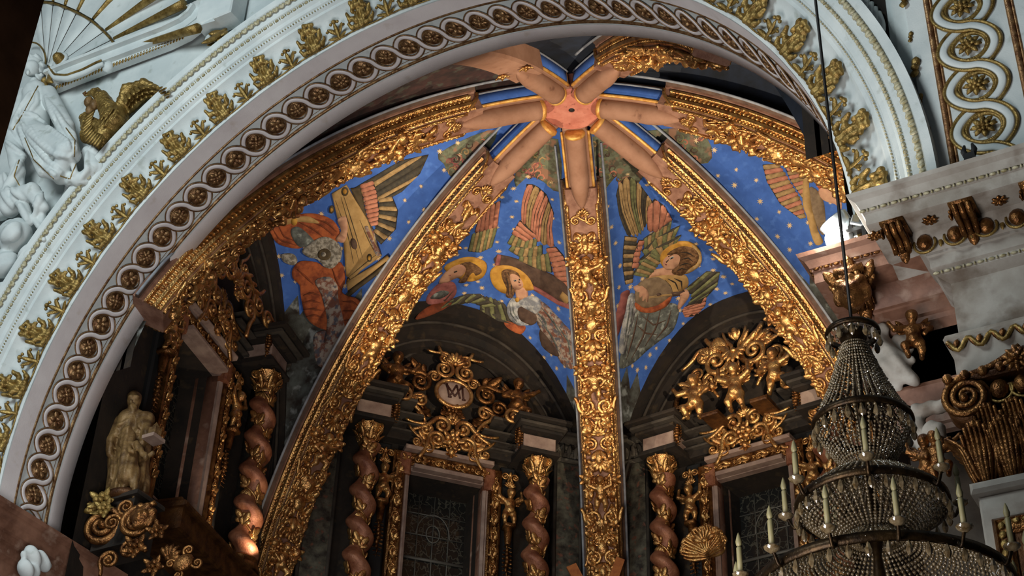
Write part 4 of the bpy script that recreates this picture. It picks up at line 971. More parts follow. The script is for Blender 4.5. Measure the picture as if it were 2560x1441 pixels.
def column(B, u, side, key):
    zb = 1.0; o = .5
    t = empty('twisted_column', B.pt(u, zb-.2, o), '%s twisted gilded column of the %s' % (side, WHICH[key]), 'column', 'twisted vine columns')
    M = B.M(u, zb, o)
    obj('shaft', col_shaft, t, M); v = obj('vine', col_vine, t, M); obj('base', col_base, t, M)
    for i in range(40):
        q = (i+.5)/40; w = 2*PI*TURNS*q+PI; r = .165*(1-.12*q); side_ = 1 if i % 2 else -1
        P = np.array([.042*math.cos(w-PI)+r*1.03*math.cos(w+.25*side_), q*COLH, .042*math.sin(w-PI)+r*1.03*math.sin(w+.25*side_)]); outd = nz((math.cos(w+.25*side_), 0, math.sin(w+.25*side_)))
        y = nz(np.array([0, 1., 0])+np.cross((0, 1., 0), outd)*.6*side_); x = np.cross(y, outd)
        obj('vine_leaf', vleaf, v, M @ frame(P, x, y*(1 if i % 3 else -1), np.cross(x, y*(1 if i % 3 else -1)) if i % 3 else -np.cross(x, -y)*-1))
    obj('capital', col_cap, t, B.M(u, zb+COLH-.02, o))
    return t
def rect_sweep(x0, x1, z0, z1, prof, sill=True):
    # moulded frame: prof (distance outward from the opening, out)
    V = []
    pts = [(x0, z0, -1, -1), (x1, z0, 1, -1), (x1, z1, 1, 1), (x0, z1, -1, 1)]
    G = np.array([[(x+sx*d, z+sz*d, o) for d, o in prof] for x, z, sx, sz in pts])
    return grid(G, True, False)
frame_bit = mdata('frame_scroll', join(scroll(.06, 1.4, .02, 1, 0, .1), T(petal(.12, .03, 0, lift=.3), (0, -.04, 0), 2.4), T(flower(.035), (.02, .1, 0))), 'gold')
frame_bud = mdata('frame_leaf', join(petal(.13, .04, .4, lift=.35, curl=.2), petal(.13, .04, -.4, lift=.35, curl=.2), ball((0, .0, .04), .035, 6, 4)), 'gold')
TR = [0]
def aedicule(key):
    B = bays[key]; x0, x1, z0, z1 = WIN; wn = dict(LLL=1, LLC=2, CLR=3)[key]
    # window
    w = struct('window_%d' % wn, B.X(grid(np.array([[(x0*.83, z0+.05, -.5), (x1*.83, z0+.05, -.5)], [(x0*.83, z1-.03, -.5), (x1*.83, z1-.03, -.5)]]))), 'window_glass', 'dark leaded window, the %s' % WHICH[key])
    mk('transom', B.X(box(x0*.84, x1*.84, 2.52, 2.565, -.5, -.46)), 'lead', w)
    for i, x in enumerate((-.28, .0, .28)): mk('glazing_bar', B.X(box(x-.008, x+.008, z0+.05, z1-.05, -.5, -.48)), 'lead', w)
    for i, z in enumerate((1.5, 2.0, 3.0, 3.4)): mk('glazing_bar', B.X(box(x0*.84, x1*.84, z-.008, z+.008, -.5, -.48)), 'lead', w)
    a = np.linspace(0, PI, 20); mk('came_arch', B.X(tube(np.stack([.3*np.cos(a), 3.0+.42*np.sin(a), 0*a-.485], -1), .012, 5)), 'lead', w)
    a = np.linspace(0, 2*PI, 24, endpoint=False); mk('came_ring', B.X(tube(np.stack([.12*np.cos(a), 3.05+.16*np.sin(a), 0*a-.485], -1), .012, 5, closed=True)), 'lead', w)
    # jamb linings, pale and brown
    for d in (-1, 1):
        mk('jamb', B.X(join(box(*sorted((d*.66, d*.70)), z0, z1, -.25, .1), box(*sorted((d*.62, d*.66)), z0, z1, -.45, -.22))), 'marble_brown', w)
    # gilded frame
    f = empty('window_aedicule', B.pt(0, z0, .1), 'carved gilded surround with crest and cherub terms, framing the %s' % WHICH[key], 'surround', 'gilded window surrounds')
    mk('inner_moulding', B.X(rect_sweep(x0, x1, z0, z1, [(-.01, .0), (-.02, .14), (.03, .17), (.05, .15), (.07, .16), (.07, .0)])), 'block_stone', f, False)
    mk('frame_ground', B.X(rect_sweep(x0, x1, z0, z1, [(.06, .0), (.07, .19), (.1, .22), (.13, .19), (.24, .19), (.27, .23), (.3, .21), (.3, 0)])), 'gold_dark', f, angle=40)
    n = 18
    for d in (-1, 1):
        for i in range(n):
            z = lerp(z0+.1, z1+.1, (i+.5)/n); obj('frame_scroll' if i % 2 else 'frame_leaf', frame_bit if i % 2 else frame_bud, f, B.M(d*.865, z, .2, np.array([d, 1, 1])*1.0))
    for i in range(9):
        obj('frame_scroll' if i % 2 else 'frame_leaf', frame_bit if i % 2 else frame_bud, f, B.M(lerp(-.72, .72, i/8), z1+.18, .2, 1.0, PI/2))
    mk('head_ledge', B.X(join(bevbox(-.62, .62, z1-.01, z1+.07, .14, .3, .02), bevbox(-.8, .8, z1+.32, z1+.4, 0, .34, .03))), 'block_stone', f, False)
    for d in (-1, 1):
        mk('frame_ear', B.X(bevbox(*sorted((d*.66, d*.86)), z1-.12, z1+.3, .0, .24, .03)), 'rose_gold', f, False)
    # crest over the frame
    zc = z1+.62
    c = obj('crest', D('flower', ORN['flower'], 'gold'), f, B.M(0, zc, .34, 1.7))
    for d in (-1, 1):
        for (u, z, sc, rt) in ((.2, .26, 1.9, .2), (.27, -.04, 1.8, -.4), (.48, .12, 1.4, .9), (.62, -.14, 1.2, 1.6), (.42, -.22, 1.2, 2.2)):
            obj('scroll', D('cord_scroll', ORN['cord_scroll'], 'gold'), c, B.M(d*u, zc+z, .3, np.array([d, 1, 1])*sc*1.15, rt))
        obj('acanthus_leaf', D('acanthus_leaf', ORN['acanthus_leaf'], 'gold'), c, B.M(d*.34, zc-.12, .26, np.array([d, 1, 1])*.9, -d*1.2))
    orn('shell', c, B.M(0, zc+.34, .3, 1.2)); orn('knob', c, B.M(0, zc-.24, .3, 1.2)); [orn('acanthus_spray', c, B.M(x_, zc-.1, .24, 1.3, -x_*3)) for x_ in (-.35, 0, .35)]
    # twisted columns, herms
    for d in (-1, 1):
        if not (key == 'LLL' and d < 0): column(B, d*1.52, 'left' if d < 0 else 'right', key)
        h = mk('cherub_term', B.X(bevbox(d*1.13-.13, d*1.13+.13, 1.0, 4.3, 0, .12, .03)), 'black', f, False)
        mk('term_pedestal', B.X(join(bevbox(d*1.13-.1, d*1.13+.1, 3.05, 3.12, .1, .34, .02), XM(lathe([(.05, 0), (.09, .35), (.06, .38)], 10), Matrix.Translation((d*1.13, 2.75, .2)) @ Matrix.Rotation(-PI/2, 4, 'X')))), 'gold_dark', h)
        obj('cherub', D('putto', ORN['putto'], 'gold'), h, B.M(d*1.13, 3.13, .16, np.array([d, 1, 1])*1.05))
        obj('crown_leaf', D('shell', ORN['shell'], 'gold'), h, B.M(d*1.13, 3.85, .2, .8)); obj('crown_scroll', D('volute_pair', ORN['volute_pair'], 'gold'), h, B.M(d*1.13, 4.05, .2, .9))
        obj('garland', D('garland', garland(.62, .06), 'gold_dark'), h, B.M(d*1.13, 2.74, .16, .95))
    # entablature: blocks over the columns, broken cornice
    NT[0] += 1
    e = empty('trim_%d' % NT[0], B.pt(0, 4.35, .2), 'broken dark entablature with pale blocks over the columns of the %s' % WHICH[key], None); e['kind'] = 'structure'
    mk('sill', B.X(join(bevbox(-.9 if key == 'LLL' else -2.6, 2.6, .3, .78, 0, .78, .03), bevbox(-.95 if key == 'LLL' else -2.7, 2.7, .62, .7, 0, .86, .02))), 'gold_ground', e, False)
    mk('frieze', B.X(join(bevbox(-1.95, 1.95, 4.38, 4.95, 0, .2, .02))), 'dark_stone', e, False)
    for d in (-1, 1):
        u = d*1.5
        for (hw, a_, b_, o, mt) in ((.36, 4.36, 4.44, .74, 'dark_stone'), (.3, 4.44, 4.72, .68, 'block_stone'), (.38, 4.74, 4.80, .82, 'dark_stone'), (.44, 4.82, 4.88, .9, 'grey_stone'), (.5, 4.9, 4.97, .98, 'dark_stone')):
            mk('block', B.X(bevbox(u-hw, u+hw, a_, b_, .0, o, .02)), mt, e, False)
        for (a_, b_, o) in ((4.50, 4.54, .3), (4.62, 4.65, .36), (4.78, 4.82, .42)):
            mk('cornice_fillet', B.X(bevbox(*sorted((d*.55, d*1.2)), a_, b_, 0, o, .01)), 'grey_stone', e, False)
        mk('ledge', B.X(bevbox(*sorted((d*.7, d*2.5)), 5.0, 5.06, 0, .5, .02)), 'grey_stone', e, False)
        # scroll hooks with leaf drops hanging over the cornice
        k = obj('cornice_scroll', D('cord_scroll', ORN['cord_scroll'], 'gold'), f, B.M(d*1.0, 5.02, .6, np.array([d, 1, 1])*2.0, .8)); obj('leaf_drop', D('drop', garland(.42, .07), 'gold_dark'), k, B.M(d*1.12, 4.85, .62, 1.))
    return B
for key in ('LLL', 'LLC', 'CLR'): aedicule(key)
def big_scroll(R=.2, th=.045, d=1, a0=0, tail=.3): return scroll(R, 1.75, th, d, a0, tail, 8, 44)
# monogram cartouche of the left apse bay
B = bays['LLC']
c = empty('monogram_cartouche', B.pt(0, 5.0, .3), 'gilded cartouche with an M monogram on a pale oval shield', 'cartouche')
zc = 5.42; o = .34
mk('shield', XM(ball((0, 0, 0), (.3, .24, .07), 20, 8), B.M(-.02, zc, o)), 'block_stone', c)
a = np.linspace(0, 2*PI, 32, endpoint=False); mk('shield_rim', XM(tube(np.stack([.33*np.cos(a), .27*np.sin(a), 0*a], -1), .04, 7, closed=True), B.M(-.02, zc, o)), 'gold', c)
def strokes(L, r=.016): return join(*[tube(np.array([(x, y, .085-.35*(x*x+y*y)) for x, y in s]), r, 5) for s in L])
mk('monogram', XM(strokes([[(-.17, .13), (-.13, .0), (-.1, -.13)], [(-.17, .13), (-.08, .0), (0, -.1)], [(0, -.1), (.06, .02), (.13, .14)], [(.13, .14), (.14, 0), (.17, -.13)], [(-.1, -.13), (-.02, .05), (.02, .14)], [(.02, .14), (.06, .0), (.1, -.12)], [(-.12, -.13), (-.06, -.13)], [(.14, -.13), (.2, -.13)], [(-.21, .13), (-.14, .13)], [(.1, .14), (.17, .14)]]), B.M(-.02, zc, o)), 'letter', c)
bs = D('scroll', big_scroll(), 'gold_dark'); bs2 = D('scroll_small', big_scroll(.14, .035), 'gold')
for d in (-1, 1):
    for (u, z, m, sc, rt) in ((.62, .12, bs, 1.0, 1.2), (.6, -.26, bs2, 1.1, -1.0), (.2, .48, bs2, 1.25, 2.2), (.36, .3, bs2, .8, .4), (.2, .72, bs2, .9, 1.2), (.86, -.1, bs, .9, -2.2)):
        obj('scroll', m, c, B.M(d*u-.02, zc+z, .28, np.array([d, 1, 1])*sc, rt))
    obj('acanthus_leaf', D('acanthus_leaf', ORN['acanthus_leaf'], 'gold_dark'), c, B.M(d*.55, zc+.3, .2, 1.3, -d*.9)); obj('acanthus_leaf', D('acanthus_leaf', ORN['acanthus_leaf'], 'gold_dark'), c, B.M(d*.4, zc-.35, .2, 1.1, -d*2.2))
orn('shell', c, B.M(-.02, zc+.62, .3, 1.5)); orn('flower', c, B.M(-.02, zc-.36, .3, 1.3), 'gold_dark'); orn('acanthus_spray', c, B.M(-.02, zc-.3, .26, 1.2, PI), 'gold_dark')
for d, w_ in ((-1, 'left'), (1, 'right')):
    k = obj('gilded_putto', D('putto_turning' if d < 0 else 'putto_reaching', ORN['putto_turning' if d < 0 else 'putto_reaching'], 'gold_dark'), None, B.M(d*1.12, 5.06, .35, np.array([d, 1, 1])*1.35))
    tag(k, 'gilded putto on the cornice %s of the monogram cartouche' % w_, 'carving', 'putti beside the monogram')
# crown of the axis bay: shells, scrolls and three putti
B = bays['CLR']
c = empty('gilt_crown', B.pt(0, 5.3, .5), 'large gilded crown of shells and scrolls above the axis window', 'ornament')
for d in (-1, 1):
    for (u, z, m, sc, rt) in ((.36, .42, bs, 1.35, 2.0), (.62, .62, bs2, 1.2, .6), (.5, .12, bs2, 1.1, -1.), (.2, .62, bs2, 1.0, 2.4), (.75, .3, bs2, .9, -.6)):
        obj('scroll', m if m is bs2 else D('scroll', big_scroll(), 'gold'), c, B.M(d*u+.03, 5.45+z, .55, np.array([d, 1, 1])*sc, rt))
    for j in range(5): obj('plume', D('plume', petal(.36, .06, 0, lift=.3, curl=.1, th=.7, k=9, bend=.9), 'gold'), c, B.M(d*(.14+.1*j), 6.02-.02*j, .5, np.array([d, 1, 1]), -d*(.1+.2*j)))
    orn('shell', c, B.M(d*.52+.03, 6.05, .55, 1.35, -d*.9))
    for (u, z) in ((.24, .1), (.46, -.06), (.7, .05), (.12, -.1)): orn('knob', c, B.M(d*u+.03, 5.45+z, .58, 1.25))
    orn('acanthus_leaf', c, B.M(d*.8, 5.6, .5, 1.0, -d*1.4))
orn('shell', c, B.M(.03, 5.98, .62, 1.7, PI)); orn('flower', c, B.M(.03, 5.55, .6, 1.5)); orn('bud', c, B.M(.03, 6.28, .5, 1.4))
for i, (u, z, kind, sc, lab) in enumerate([(-.72, 4.78, 'putto_turning', 1.35, 'gilded putto leaning at the left foot of the gilt crown'), (.06, 4.72, 'putto', 1.4, 'gilded putto lifting the gilt crown from below with both arms'), (.8, 4.85, 'putto_reaching', 1.3, 'gilded putto reaching up at the right of the gilt crown')]):
    tag(obj('gilded_putto', D(kind, ORN[kind], 'gold'), None, B.M(u, z, .62, sc)), lab, 'carving', 'putti of the gilt crown')
for d in (-1, 1):
    mk('ledge_block', B.X(bevbox(*sorted((d*.3+.03, d*.62+.03)), 4.72, 4.8, 0, .8, .02)), 'gold_ground', c, False)
cl = empty('gilt_leaf_crest', B.pt(-.55, 2.2, .9), 'broad gilded leaf crest at the lower left corner of the axis window', 'ornament')
for i, a in enumerate(np.linspace(-1.3, 1.3, 9)): obj('leaf', D('big_leaf', fluted_leaf(.42, .26, 6), 'gold'), cl, B.M(-.55, 2.12, .8+.03*(i % 2), 1.0, a))
orn('shell', cl, B.M(-.55, 2.3, .9, 1.6))
# left bay: scrolled crown over the frame
B = bays['LLL']
c = empty('gilt_crown', B.pt(0, 4.6, .5), 'gilded crown of scrolls above the window beside the saint', 'ornament')
for d in (-1, 1):
    for (u, z, m, sc, rt) in ((.3, .2, bs, 1.2, 1.0), (.55, -.05, bs2, 1.3, -.6), (.8, .2, bs, 1.0, 2.0), (.2, .5, bs2, 1.0, 2.2)):
        obj('scroll', D('scroll', big_scroll(), 'gold') if m is bs else m, c, B.M(d*u, 5.0+z, .5, np.array([d, 1, 1])*sc, rt))
    for j in range(3): obj('plume', D('plume', None, 'gold'), c, B.M(d*(.2+.12*j), 5.3, .45, np.array([d, 1, 1])*.9, -d*(.3+.3*j)))
orn('shell', c, B.M(0, 5.1, .5, 1.6)); orn('flower', c, B.M(0, 4.9, .55, 1.3))
# crossed wooden slats at the foot of the middle rib
for (P, lab) in (([(1416, 1418), (1440, 1408), (1472, 1470), (1450, 1480)], 'small orange wooden slat leaning left of the middle rib foot'), ([(1508, 1480), (1541, 1392), (1562, 1400), (1532, 1490)], 'orange wooden slat leaning right of the middle rib foot')):
    H_ = rib_pt('C', 8.2, 0, .35); n_ = nz(np.array([CAM[0]-H_[0], CAM[1]-H_[1], 0])); Q = [hitplane(q, H_, n_) for q in P]
    V = np.array(Q+[q-n_*.06 for q in Q]); mk('wooden_slat', (V, [(0, 1, 2, 3), (7, 6, 5, 4), (0, 4, 5, 1), (1, 5, 6, 2), (2, 6, 7, 3), (3, 7, 4, 0)]), 'wood_orange', None, False, label=lab, cat='slat', group='slats at the rib foot')

# ------------------------------------------------------------------ right pier: pilaster above, entablature, capital
EP = [(.68, -.29), (.665, -.33), (.62, -.36), (.595, -.41), (.585, -.435), (.57, -.44), (.57, -.47), (.555, -.475), (.555, -.6), (.53, -.61), (.26, -.6), (.25, -.63), (.22, -.70), (.17, -.77), (.15, -.79), (.15, -.82), (.13, -.83), (.13, -.95),
      (.1, -.97), (.09, -1.02), (.05, -1.05), (.0, -1.08), (.0, -1.66), (.1, -1.68), (.12, -1.73), (.11, -1.76), (.07, -1.88), (.06, -1.92), (.06, -2.1), (.04, -2.12), (.03, -2.17), (.0, -2.2), (-.02, -2.3)]
def entab(path, prof=EP):
    # path: plan corners, the moulding projecting to the left of travel, mitred
    P = [np.array(p, float) for p in path]; G = []
    for i, p in enumerate(P):
        d0 = nz(P[i]-P[i-1]) if i else None; d1 = nz(P[i+1]-P[i]) if i < len(P)-1 else None
        n0 = np.array([-d0[1], d0[0]]) if d0 is not None else None; n1 = np.array([-d1[1], d1[0]]) if d1 is not None else None
        m = n1 if n0 is None else n0 if n1 is None else (n0+n1)/(1+n0@n1)
        G.append([(p[0]+m[0]*a, p[1]+m[1]*a, z) for a, z in prof])
    return grid(np.array(G))
XL, YF = 6.35, -.15; XI, YI = 5.62, .5
e1 = struct('trim_30', entab([(12., YF), (XL, YF), (XL, 2.2)]), 'stucco_stained', 'stained white entablature of the right pier with gilded mouldings', angle=25, smooth=True)
e2 = struct('trim_31', entab([(XL+.3, YI), (XI, YI), (XI, 5.5)]), 'marble_brown', 'brown stained inner entablature under the lamp at the right', angle=25, smooth=True)
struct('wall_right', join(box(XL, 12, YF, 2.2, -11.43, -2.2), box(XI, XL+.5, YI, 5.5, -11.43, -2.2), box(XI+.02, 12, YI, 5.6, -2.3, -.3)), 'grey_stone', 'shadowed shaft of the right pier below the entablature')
XLn = np.array([1., 0, 0]); FY = np.array([0, -1., 0])
def fm(x, z, y, s=1., rot=0.):       # frame on the front of the pier: x right, up z, out -y
    m = frame((x, y, z), XLn, EZ, FY, s); return m @ Matrix.Rotation(rot, 4, 'Z') if rot else m
def row(shape, xs, z, y): 
    return join(*[XM(shape, fm(x, z, y)) for x in xs])
# gilded bead lines
br = join(ball((0, 0, 0), (.035, .016, .016), 6, 4), ball((.05, 0, 0), (.012, .02, .018), 5, 4))
xs = np.arange(5.78, 11, .1); mk('bead_row', row(br, xs, -.452, YF-.578), 'stucco_gilt', e1, kind='stuff')
xs = np.arange(6.26, 11, .1); mk('bead_row', row(br, xs, -.995, YF-.1), 'stucco_gilt', e1, kind='stuff'); mk('bead_row', row(br, xs, -2.145, YF-.04), 'stucco_gilt', e1, kind='stuff')
mk('bead_row', join(*[XM(br, frame((XI-.58, y, -.452), (0, 1., 0), EZ, (-1., 0, 0))) for y in np.arange(-.05, 5, .1)], *[XM(br, fm(x, -.452, YI-.578)) for x in np.arange(5.1, 5.7, .1)]), 'gold_dark', e2, kind='stuff')
# egg and dart
egg = mdata('egg', join(ball((0, 0, .03), (.075, .085, .06), 10, 7)), 'gold_dark')
eggc = mdata('egg_cup', join(tube(np.array([(.1*math.cos(a), .1*math.sin(a)-.01, .03) for a in np.linspace(.4, -PI-.4, 14)]), .014, 5), petal(.15, .02, PI, (.14, .07), .1)), 'gold_pale')
for i in range(12):
    x = 6.22+.28*i; M_ = fm(x, -.715, YF-.19); o = obj('egg', egg, e1, M_); obj('egg_cup', eggc, o, M_)
# modillions and soffit rosettes
def modillion():
    t = np.linspace(0, 1, 9); G = np.stack([np.stack([np.full(9, x), .02-.15*t-.03*np.sin(t*PI*2), .28*(1-t)+.03*np.sin(t*PI)], -1) for x in (-.09, .09)], 0)
    b = grid(G); ms = [b]
    for x in (-.06, 0, .06): ms.append(tube(np.stack([np.full(9, x), .0-.15*t-.03*np.sin(t*PI*2), .29*(1-t)+.03*np.sin(t*PI)], -1), .026, 6, up=(1, 0, 0)))
    ms += [box(-.11, .11, .0, .05, 0, .31), T(scroll(.05, 1.4, .016), (-.1, -.06, .22), 0, 1, 0, -PI/2), T(acanthus(.2, .12, 2, .3), (0, -.02, .02), PI, 1, -.9)]
    return join(*ms)
mod_m = mdata('modillion', modillion(), 'gold_dark'); sr_m = mdata('soffit_rosette', rosette(.075, 8, .04), 'gold_dark')
for i in range(8):
    x = 6.02+.63*i; obj('modillion', mod_m, e1, fm(x, -.63, YF-.24)); obj('soffit_rosette', sr_m, e1, frame((x+.315, YF-.40, -.605), XLn, FY, -EZ))
    if i == 0: obj('soffit_rosette', sr_m, e1, frame((x-.2, YF-.40, -.605), XLn, FY, -EZ))
mo = empty('gilded_mask_bracket', (5.3, .35, -.7), 'dark gilded mask bracket under the inner cornice', 'carving')
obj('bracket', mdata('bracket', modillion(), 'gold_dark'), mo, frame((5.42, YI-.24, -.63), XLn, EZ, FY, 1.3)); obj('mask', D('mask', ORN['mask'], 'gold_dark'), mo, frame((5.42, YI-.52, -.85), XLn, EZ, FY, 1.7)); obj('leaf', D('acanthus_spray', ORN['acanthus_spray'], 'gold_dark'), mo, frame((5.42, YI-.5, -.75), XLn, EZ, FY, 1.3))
for i in range(4): obj('soffit_panel', D('soffit_panel', bevbox(-.22, .22, -.16, .16, 0, .03, .02), 'grey_stone', False), e2, frame((XI-.41, .95+i*.62, -.6), (0, 1., 0), (1., 0, 0), -EZ))
# wave band of the architrave
t = np.arange(6.26, 11, .03)
mk('wave_band', tube(np.stack([t, 0*t+YF-.115, -1.815+.055*np.sin(t*2*PI/.2)], -1), .022, 5, up=(0, -1, 0)), 'gold_pale', e1)
lf = mdata('wave_leaf', join(petal(.1, .025, .5, (0, -.05), .25), petal(.1, .025, -.5, (0, -.05), .25)), 'gold_dark')
for i in range(24): obj('wave_leaf', lf, e1, fm(6.31+.2*i, -1.8, YF-.1))
# composite capital and panelled pilaster
XC = 6.86
cp = empty('pilaster_capital', (XC, YF-.1, -3.2), 'gilded brown composite capital with volutes and acanthus leaves at the lower right', 'capital')
mk('bell', XM(join(bevbox(-.5, .5, -1.06, -.3, 0, .12, .03), bevbox(-.62, .62, -.3, -.12, 0, .2, .04), bevbox(-.64, .64, -.1, -.03, 0, .3, .03)), fm(XC, -2.2, YF)), 'gold_ground', cp, False)
for i in range(9): obj('abacus_egg', egg, cp, fm(XC-.6+.15*i, -2.26, YF-.3, .6))
for d in (-1, 1):
    obj('volute', D('cap_volute', scroll(.2, 2.4, .035, -1, PI/2, .5, 8, 60, .9), 'gold_dark'), cp, fm(XC+d*.47, -2.45, YF-.26, np.array([d, 1, 1])))
    mk('volute_drum', XM(join(lathe([(.02, .02), (.2, .02), (.21, -.2), (.17, -.24)], 20)), fm(XC+d*.47, -2.45, YF-.24)), 'gold_ground', cp)
for i in range(3): o = obj('egg', egg, cp, fm(XC-.2+.2*i, -2.42, YF-.2, 1.1)); obj('egg_cup', eggc, o, fm(XC-.2+.2*i, -2.42, YF-.2, 1.1))
obj('abacus_flower', D('cap_flower', rosette(.13, 10, .07), 'gold_dark'), cp, fm(XC, -2.25, YF-.34))
bl = D('capital_leaf', fluted_leaf(.5, .24, 7), 'gold_dark')
for i in range(5): obj('acanthus_leaf', bl, cp, fm(XC-.44+.22*i, -3.24, YF-.12, 1.0)); 
for i in range(4): obj('acanthus_leaf', bl, cp, fm(XC-.33+.22*i, -3.02, YF-.1, .9))
for i in range(7): obj('leaf_stalk', D('leaf_stalk', tube([(0, 0, 0), (0, .2, .03), (.02, .34, .08)], [.03, .035, .05], 6), 'gold_dark'), cp, fm(XC-.48+.16*i, -3.2, YF-.14, .8))
for i in range(3): obj('acanthus_leaf', bl, cp, frame((XC-.5, YF-.02+.13*i-.1, -3.2), (0, -1., 0), EZ, (-1., 0, 0), .95))
ps = struct('trim_32', join(XM(join(bevbox(-.56, .56, -1.16, -1.06, 0, .3, .03), bevbox(-.52, .52, -9.2, -1.16, 0, .22, .02)), fm(XC, -2.2, YF))), 'stucco_stained', 'panelled white pilaster shaft at the lower right corner')
mk('panel_frame', XM(rect_sweep(-.28, .28, -8.8, -1.55, [(0, .23), (.0, .25), (.03, .28), (.05, .25), (.1, .25), (.12, .28), (.15, .25), (.16, .22)]), fm(XC, -2.2, YF)), 'gold_dark', ps, angle=30)
mk('panel', XM(box(-.3, .3, -8.8, -1.55, .1, .235), fm(XC, -2.2, YF)), 'gold_ground', ps, False)
mk('frame_leaf_row', join(*[XM(petal(.07, .03, .8, lift=.2), fm(XC-.39, -3.7-.08*i, YF-.25)) for i in range(16)], *[XM(petal(.07, .03, 2., lift=.2), fm(XC-.36+.08*i, -3.63, YF-.25)) for i in range(10)]), 'gold_pale', ps, kind='stuff')
# stucco relief and small gilded figures on the inner pier behind the chandelier
def pw(q, d, y0): return tuple(hit(q, 1, y0-d))
ss = sculpt([('c', pw((2205, 860), .05, .45), pw((2235, 920), .08, .45), .1, .14), ('e', pw((2200, 830), .08, .45), (.08, .08, .09)), ('c', pw((2225, 880), .1, .45), pw((2275, 905), .1, .45), .07, .05), ('c', pw((2235, 920), .1, .45), pw((2280, 950), .12, .45), .11, .07), ('c', pw((2235, 930), .05, .45), pw((2240, 970), .05, .45), .1, .06),
             ('c', pw((2190, 900), .0, .45), pw((2200, 960), .0, .45), .08, .05), ('e', pw((2260, 860), .0, .45), (.13, .06, .12))], .02, .05, lambda X, Y, Z: .012*np.sin(X*38+Z*20))
mk('stucco_relief', ss, 'stucco_stained', None, label='white stucco putto relief on the inner pier above the chandelier', cat='relief')
ss = sculpt([('c', pw((2290, 1030), .1, .2), pw((2370, 1012), .1, .2), .07, .06), ('e', pw((2258, 1045), .12, .2), (.06, .06, .06)), ('e', pw((2335, 1085), .14, .2), (.11, .1, .12)), ('c', pw((2290, 1070), .08, .2), pw((2300, 1130), .06, .2), .1, .06), ('c', pw((2330, 1120), .08, .2), pw((2370, 1110), .06, .2), .07, .06)], .02, .04, lambda X, Y, Z: .008*np.sin(X*45-Z*30))
mk('stucco_bracket', ss, 'stucco_stained', None, label='white stucco scroll and cherub head left of the large volute', cat='relief')
gp = obj('gilded_figure', D('putto_turning', ORN['putto_turning'], 'gold_dark'), None, frame(np.array(pw((2292, 905), .0, .3)), nz((1, .3, 0)), EZ, nz((.3, -1, 0)), .8)); tag(gp, 'small gilded figure on the inner frieze between the two entablatures', 'carving')
for i, q in enumerate(((2330, 1180), (2355, 1170))):
    k = obj('gilded_figure', D('putto_reaching' if i else 'putto', ORN['putto_reaching' if i else 'putto'], 'gold_dark'), None, frame(np.array(pw((q[0], q[1]+40), .0, .1)), XLn, EZ, FY, .75)); tag(k, 'brown gilded figure %s left of the capital leaves' % ('nearer the pilaster,' if i else 'nearer the chandelier,'), 'carving')
# guilloche pilaster above the cornice
gp = struct('trim_33', join(box(6.21, 6.36, -.22, .3, -.3, 13), box(6.36, 12, -.3, .3, -.3, 13)), 'stucco', 'white pilaster strip with gilded guilloche above the right cornice')
for x in (6.575, 7.345): mk('gold_fillet', join(tube([(x, -.3, -.3), (x, -.3, 9)], .03, 8, up=(0, 1, 0)), tube([(x+.045, -.3, -.3), (x+.045, -.3, 9)], .015, 6, up=(0, 1, 0))), 'gold_line', gp)
zr = [hit(q, 1, -.3)[2] for q in ((2463, 320), (2450, 225), (2425, 125), (2400, 25))]; xr = np.mean([hit(q, 1, -.3)[0] for q in ((2463, 320), (2450, 225), (2425, 125), (2400, 25))])
dz = (zr[-1]-zr[0])/3; z = np.arange(-.3, 8, .015); ph = (z-zr[0])/dz*PI
for sgn in (1, -1):
    c = np.cos(ph); v = sgn*.25*np.sign(c)*np.abs(c)**.62; P = np.stack([xr+v, -.32-.012*sgn*np.sin(ph), z], -1)
    tg = np.gradient(P, axis=0); tg /= np.linalg.norm(tg, axis=1)[:, None]; sd = np.cross(tg, (0, -1, 0))
    mk('guilloche_strand', tube(P, .045, 6, .4, up=(0, -1, 0)), 'stucco', gp)
    for e in (-1, 1): mk('guilloche_edge', tube(P+sd*.06*e, .02, 5, .8, up=(0, -1, 0)), 'gold_pale', gp)
rr_m = mdata('rosette', join(rosette(.13, 8, .07), T(rosette(.07, 6, .06, False), (0, 0, .03))), 'gold_pale'); rg_m = mdata('rosette_ring', lathe([(.15, 0), (.155, .02), (.17, .025), (.185, .02), (.19, 0)], 24), 'gold_pale')
for k in range(-1, 14):
    M_ = fm(xr, zr[0]+dz*k, -.3)
    if zr[0]+dz*k > -.25: o = obj('rosette', rr_m, gp, M_ @ Matrix.Rotation(k*.7, 4, 'Z')); obj('rosette_ring', rg_m, o, M_)
for q in ((2265, 180), (2300, 350), (2230, 10), (2283, 255), (2305, 395), (2258, 100)):
    P = hit(q, 1, -.3); big = q in ((2265, 180), (2300, 350), (2230, 10)); obj('edge_leaf', D('edge_leaf', join(petal(.12, .04, .2, lift=.3), petal(.12, .04, PI+.2, lift=.3), ball((0, 0, .03), .04, 6, 4)), 'gold_pale'), gp, fm(6.37, P[2], -.29, 1.1 if big else .6))
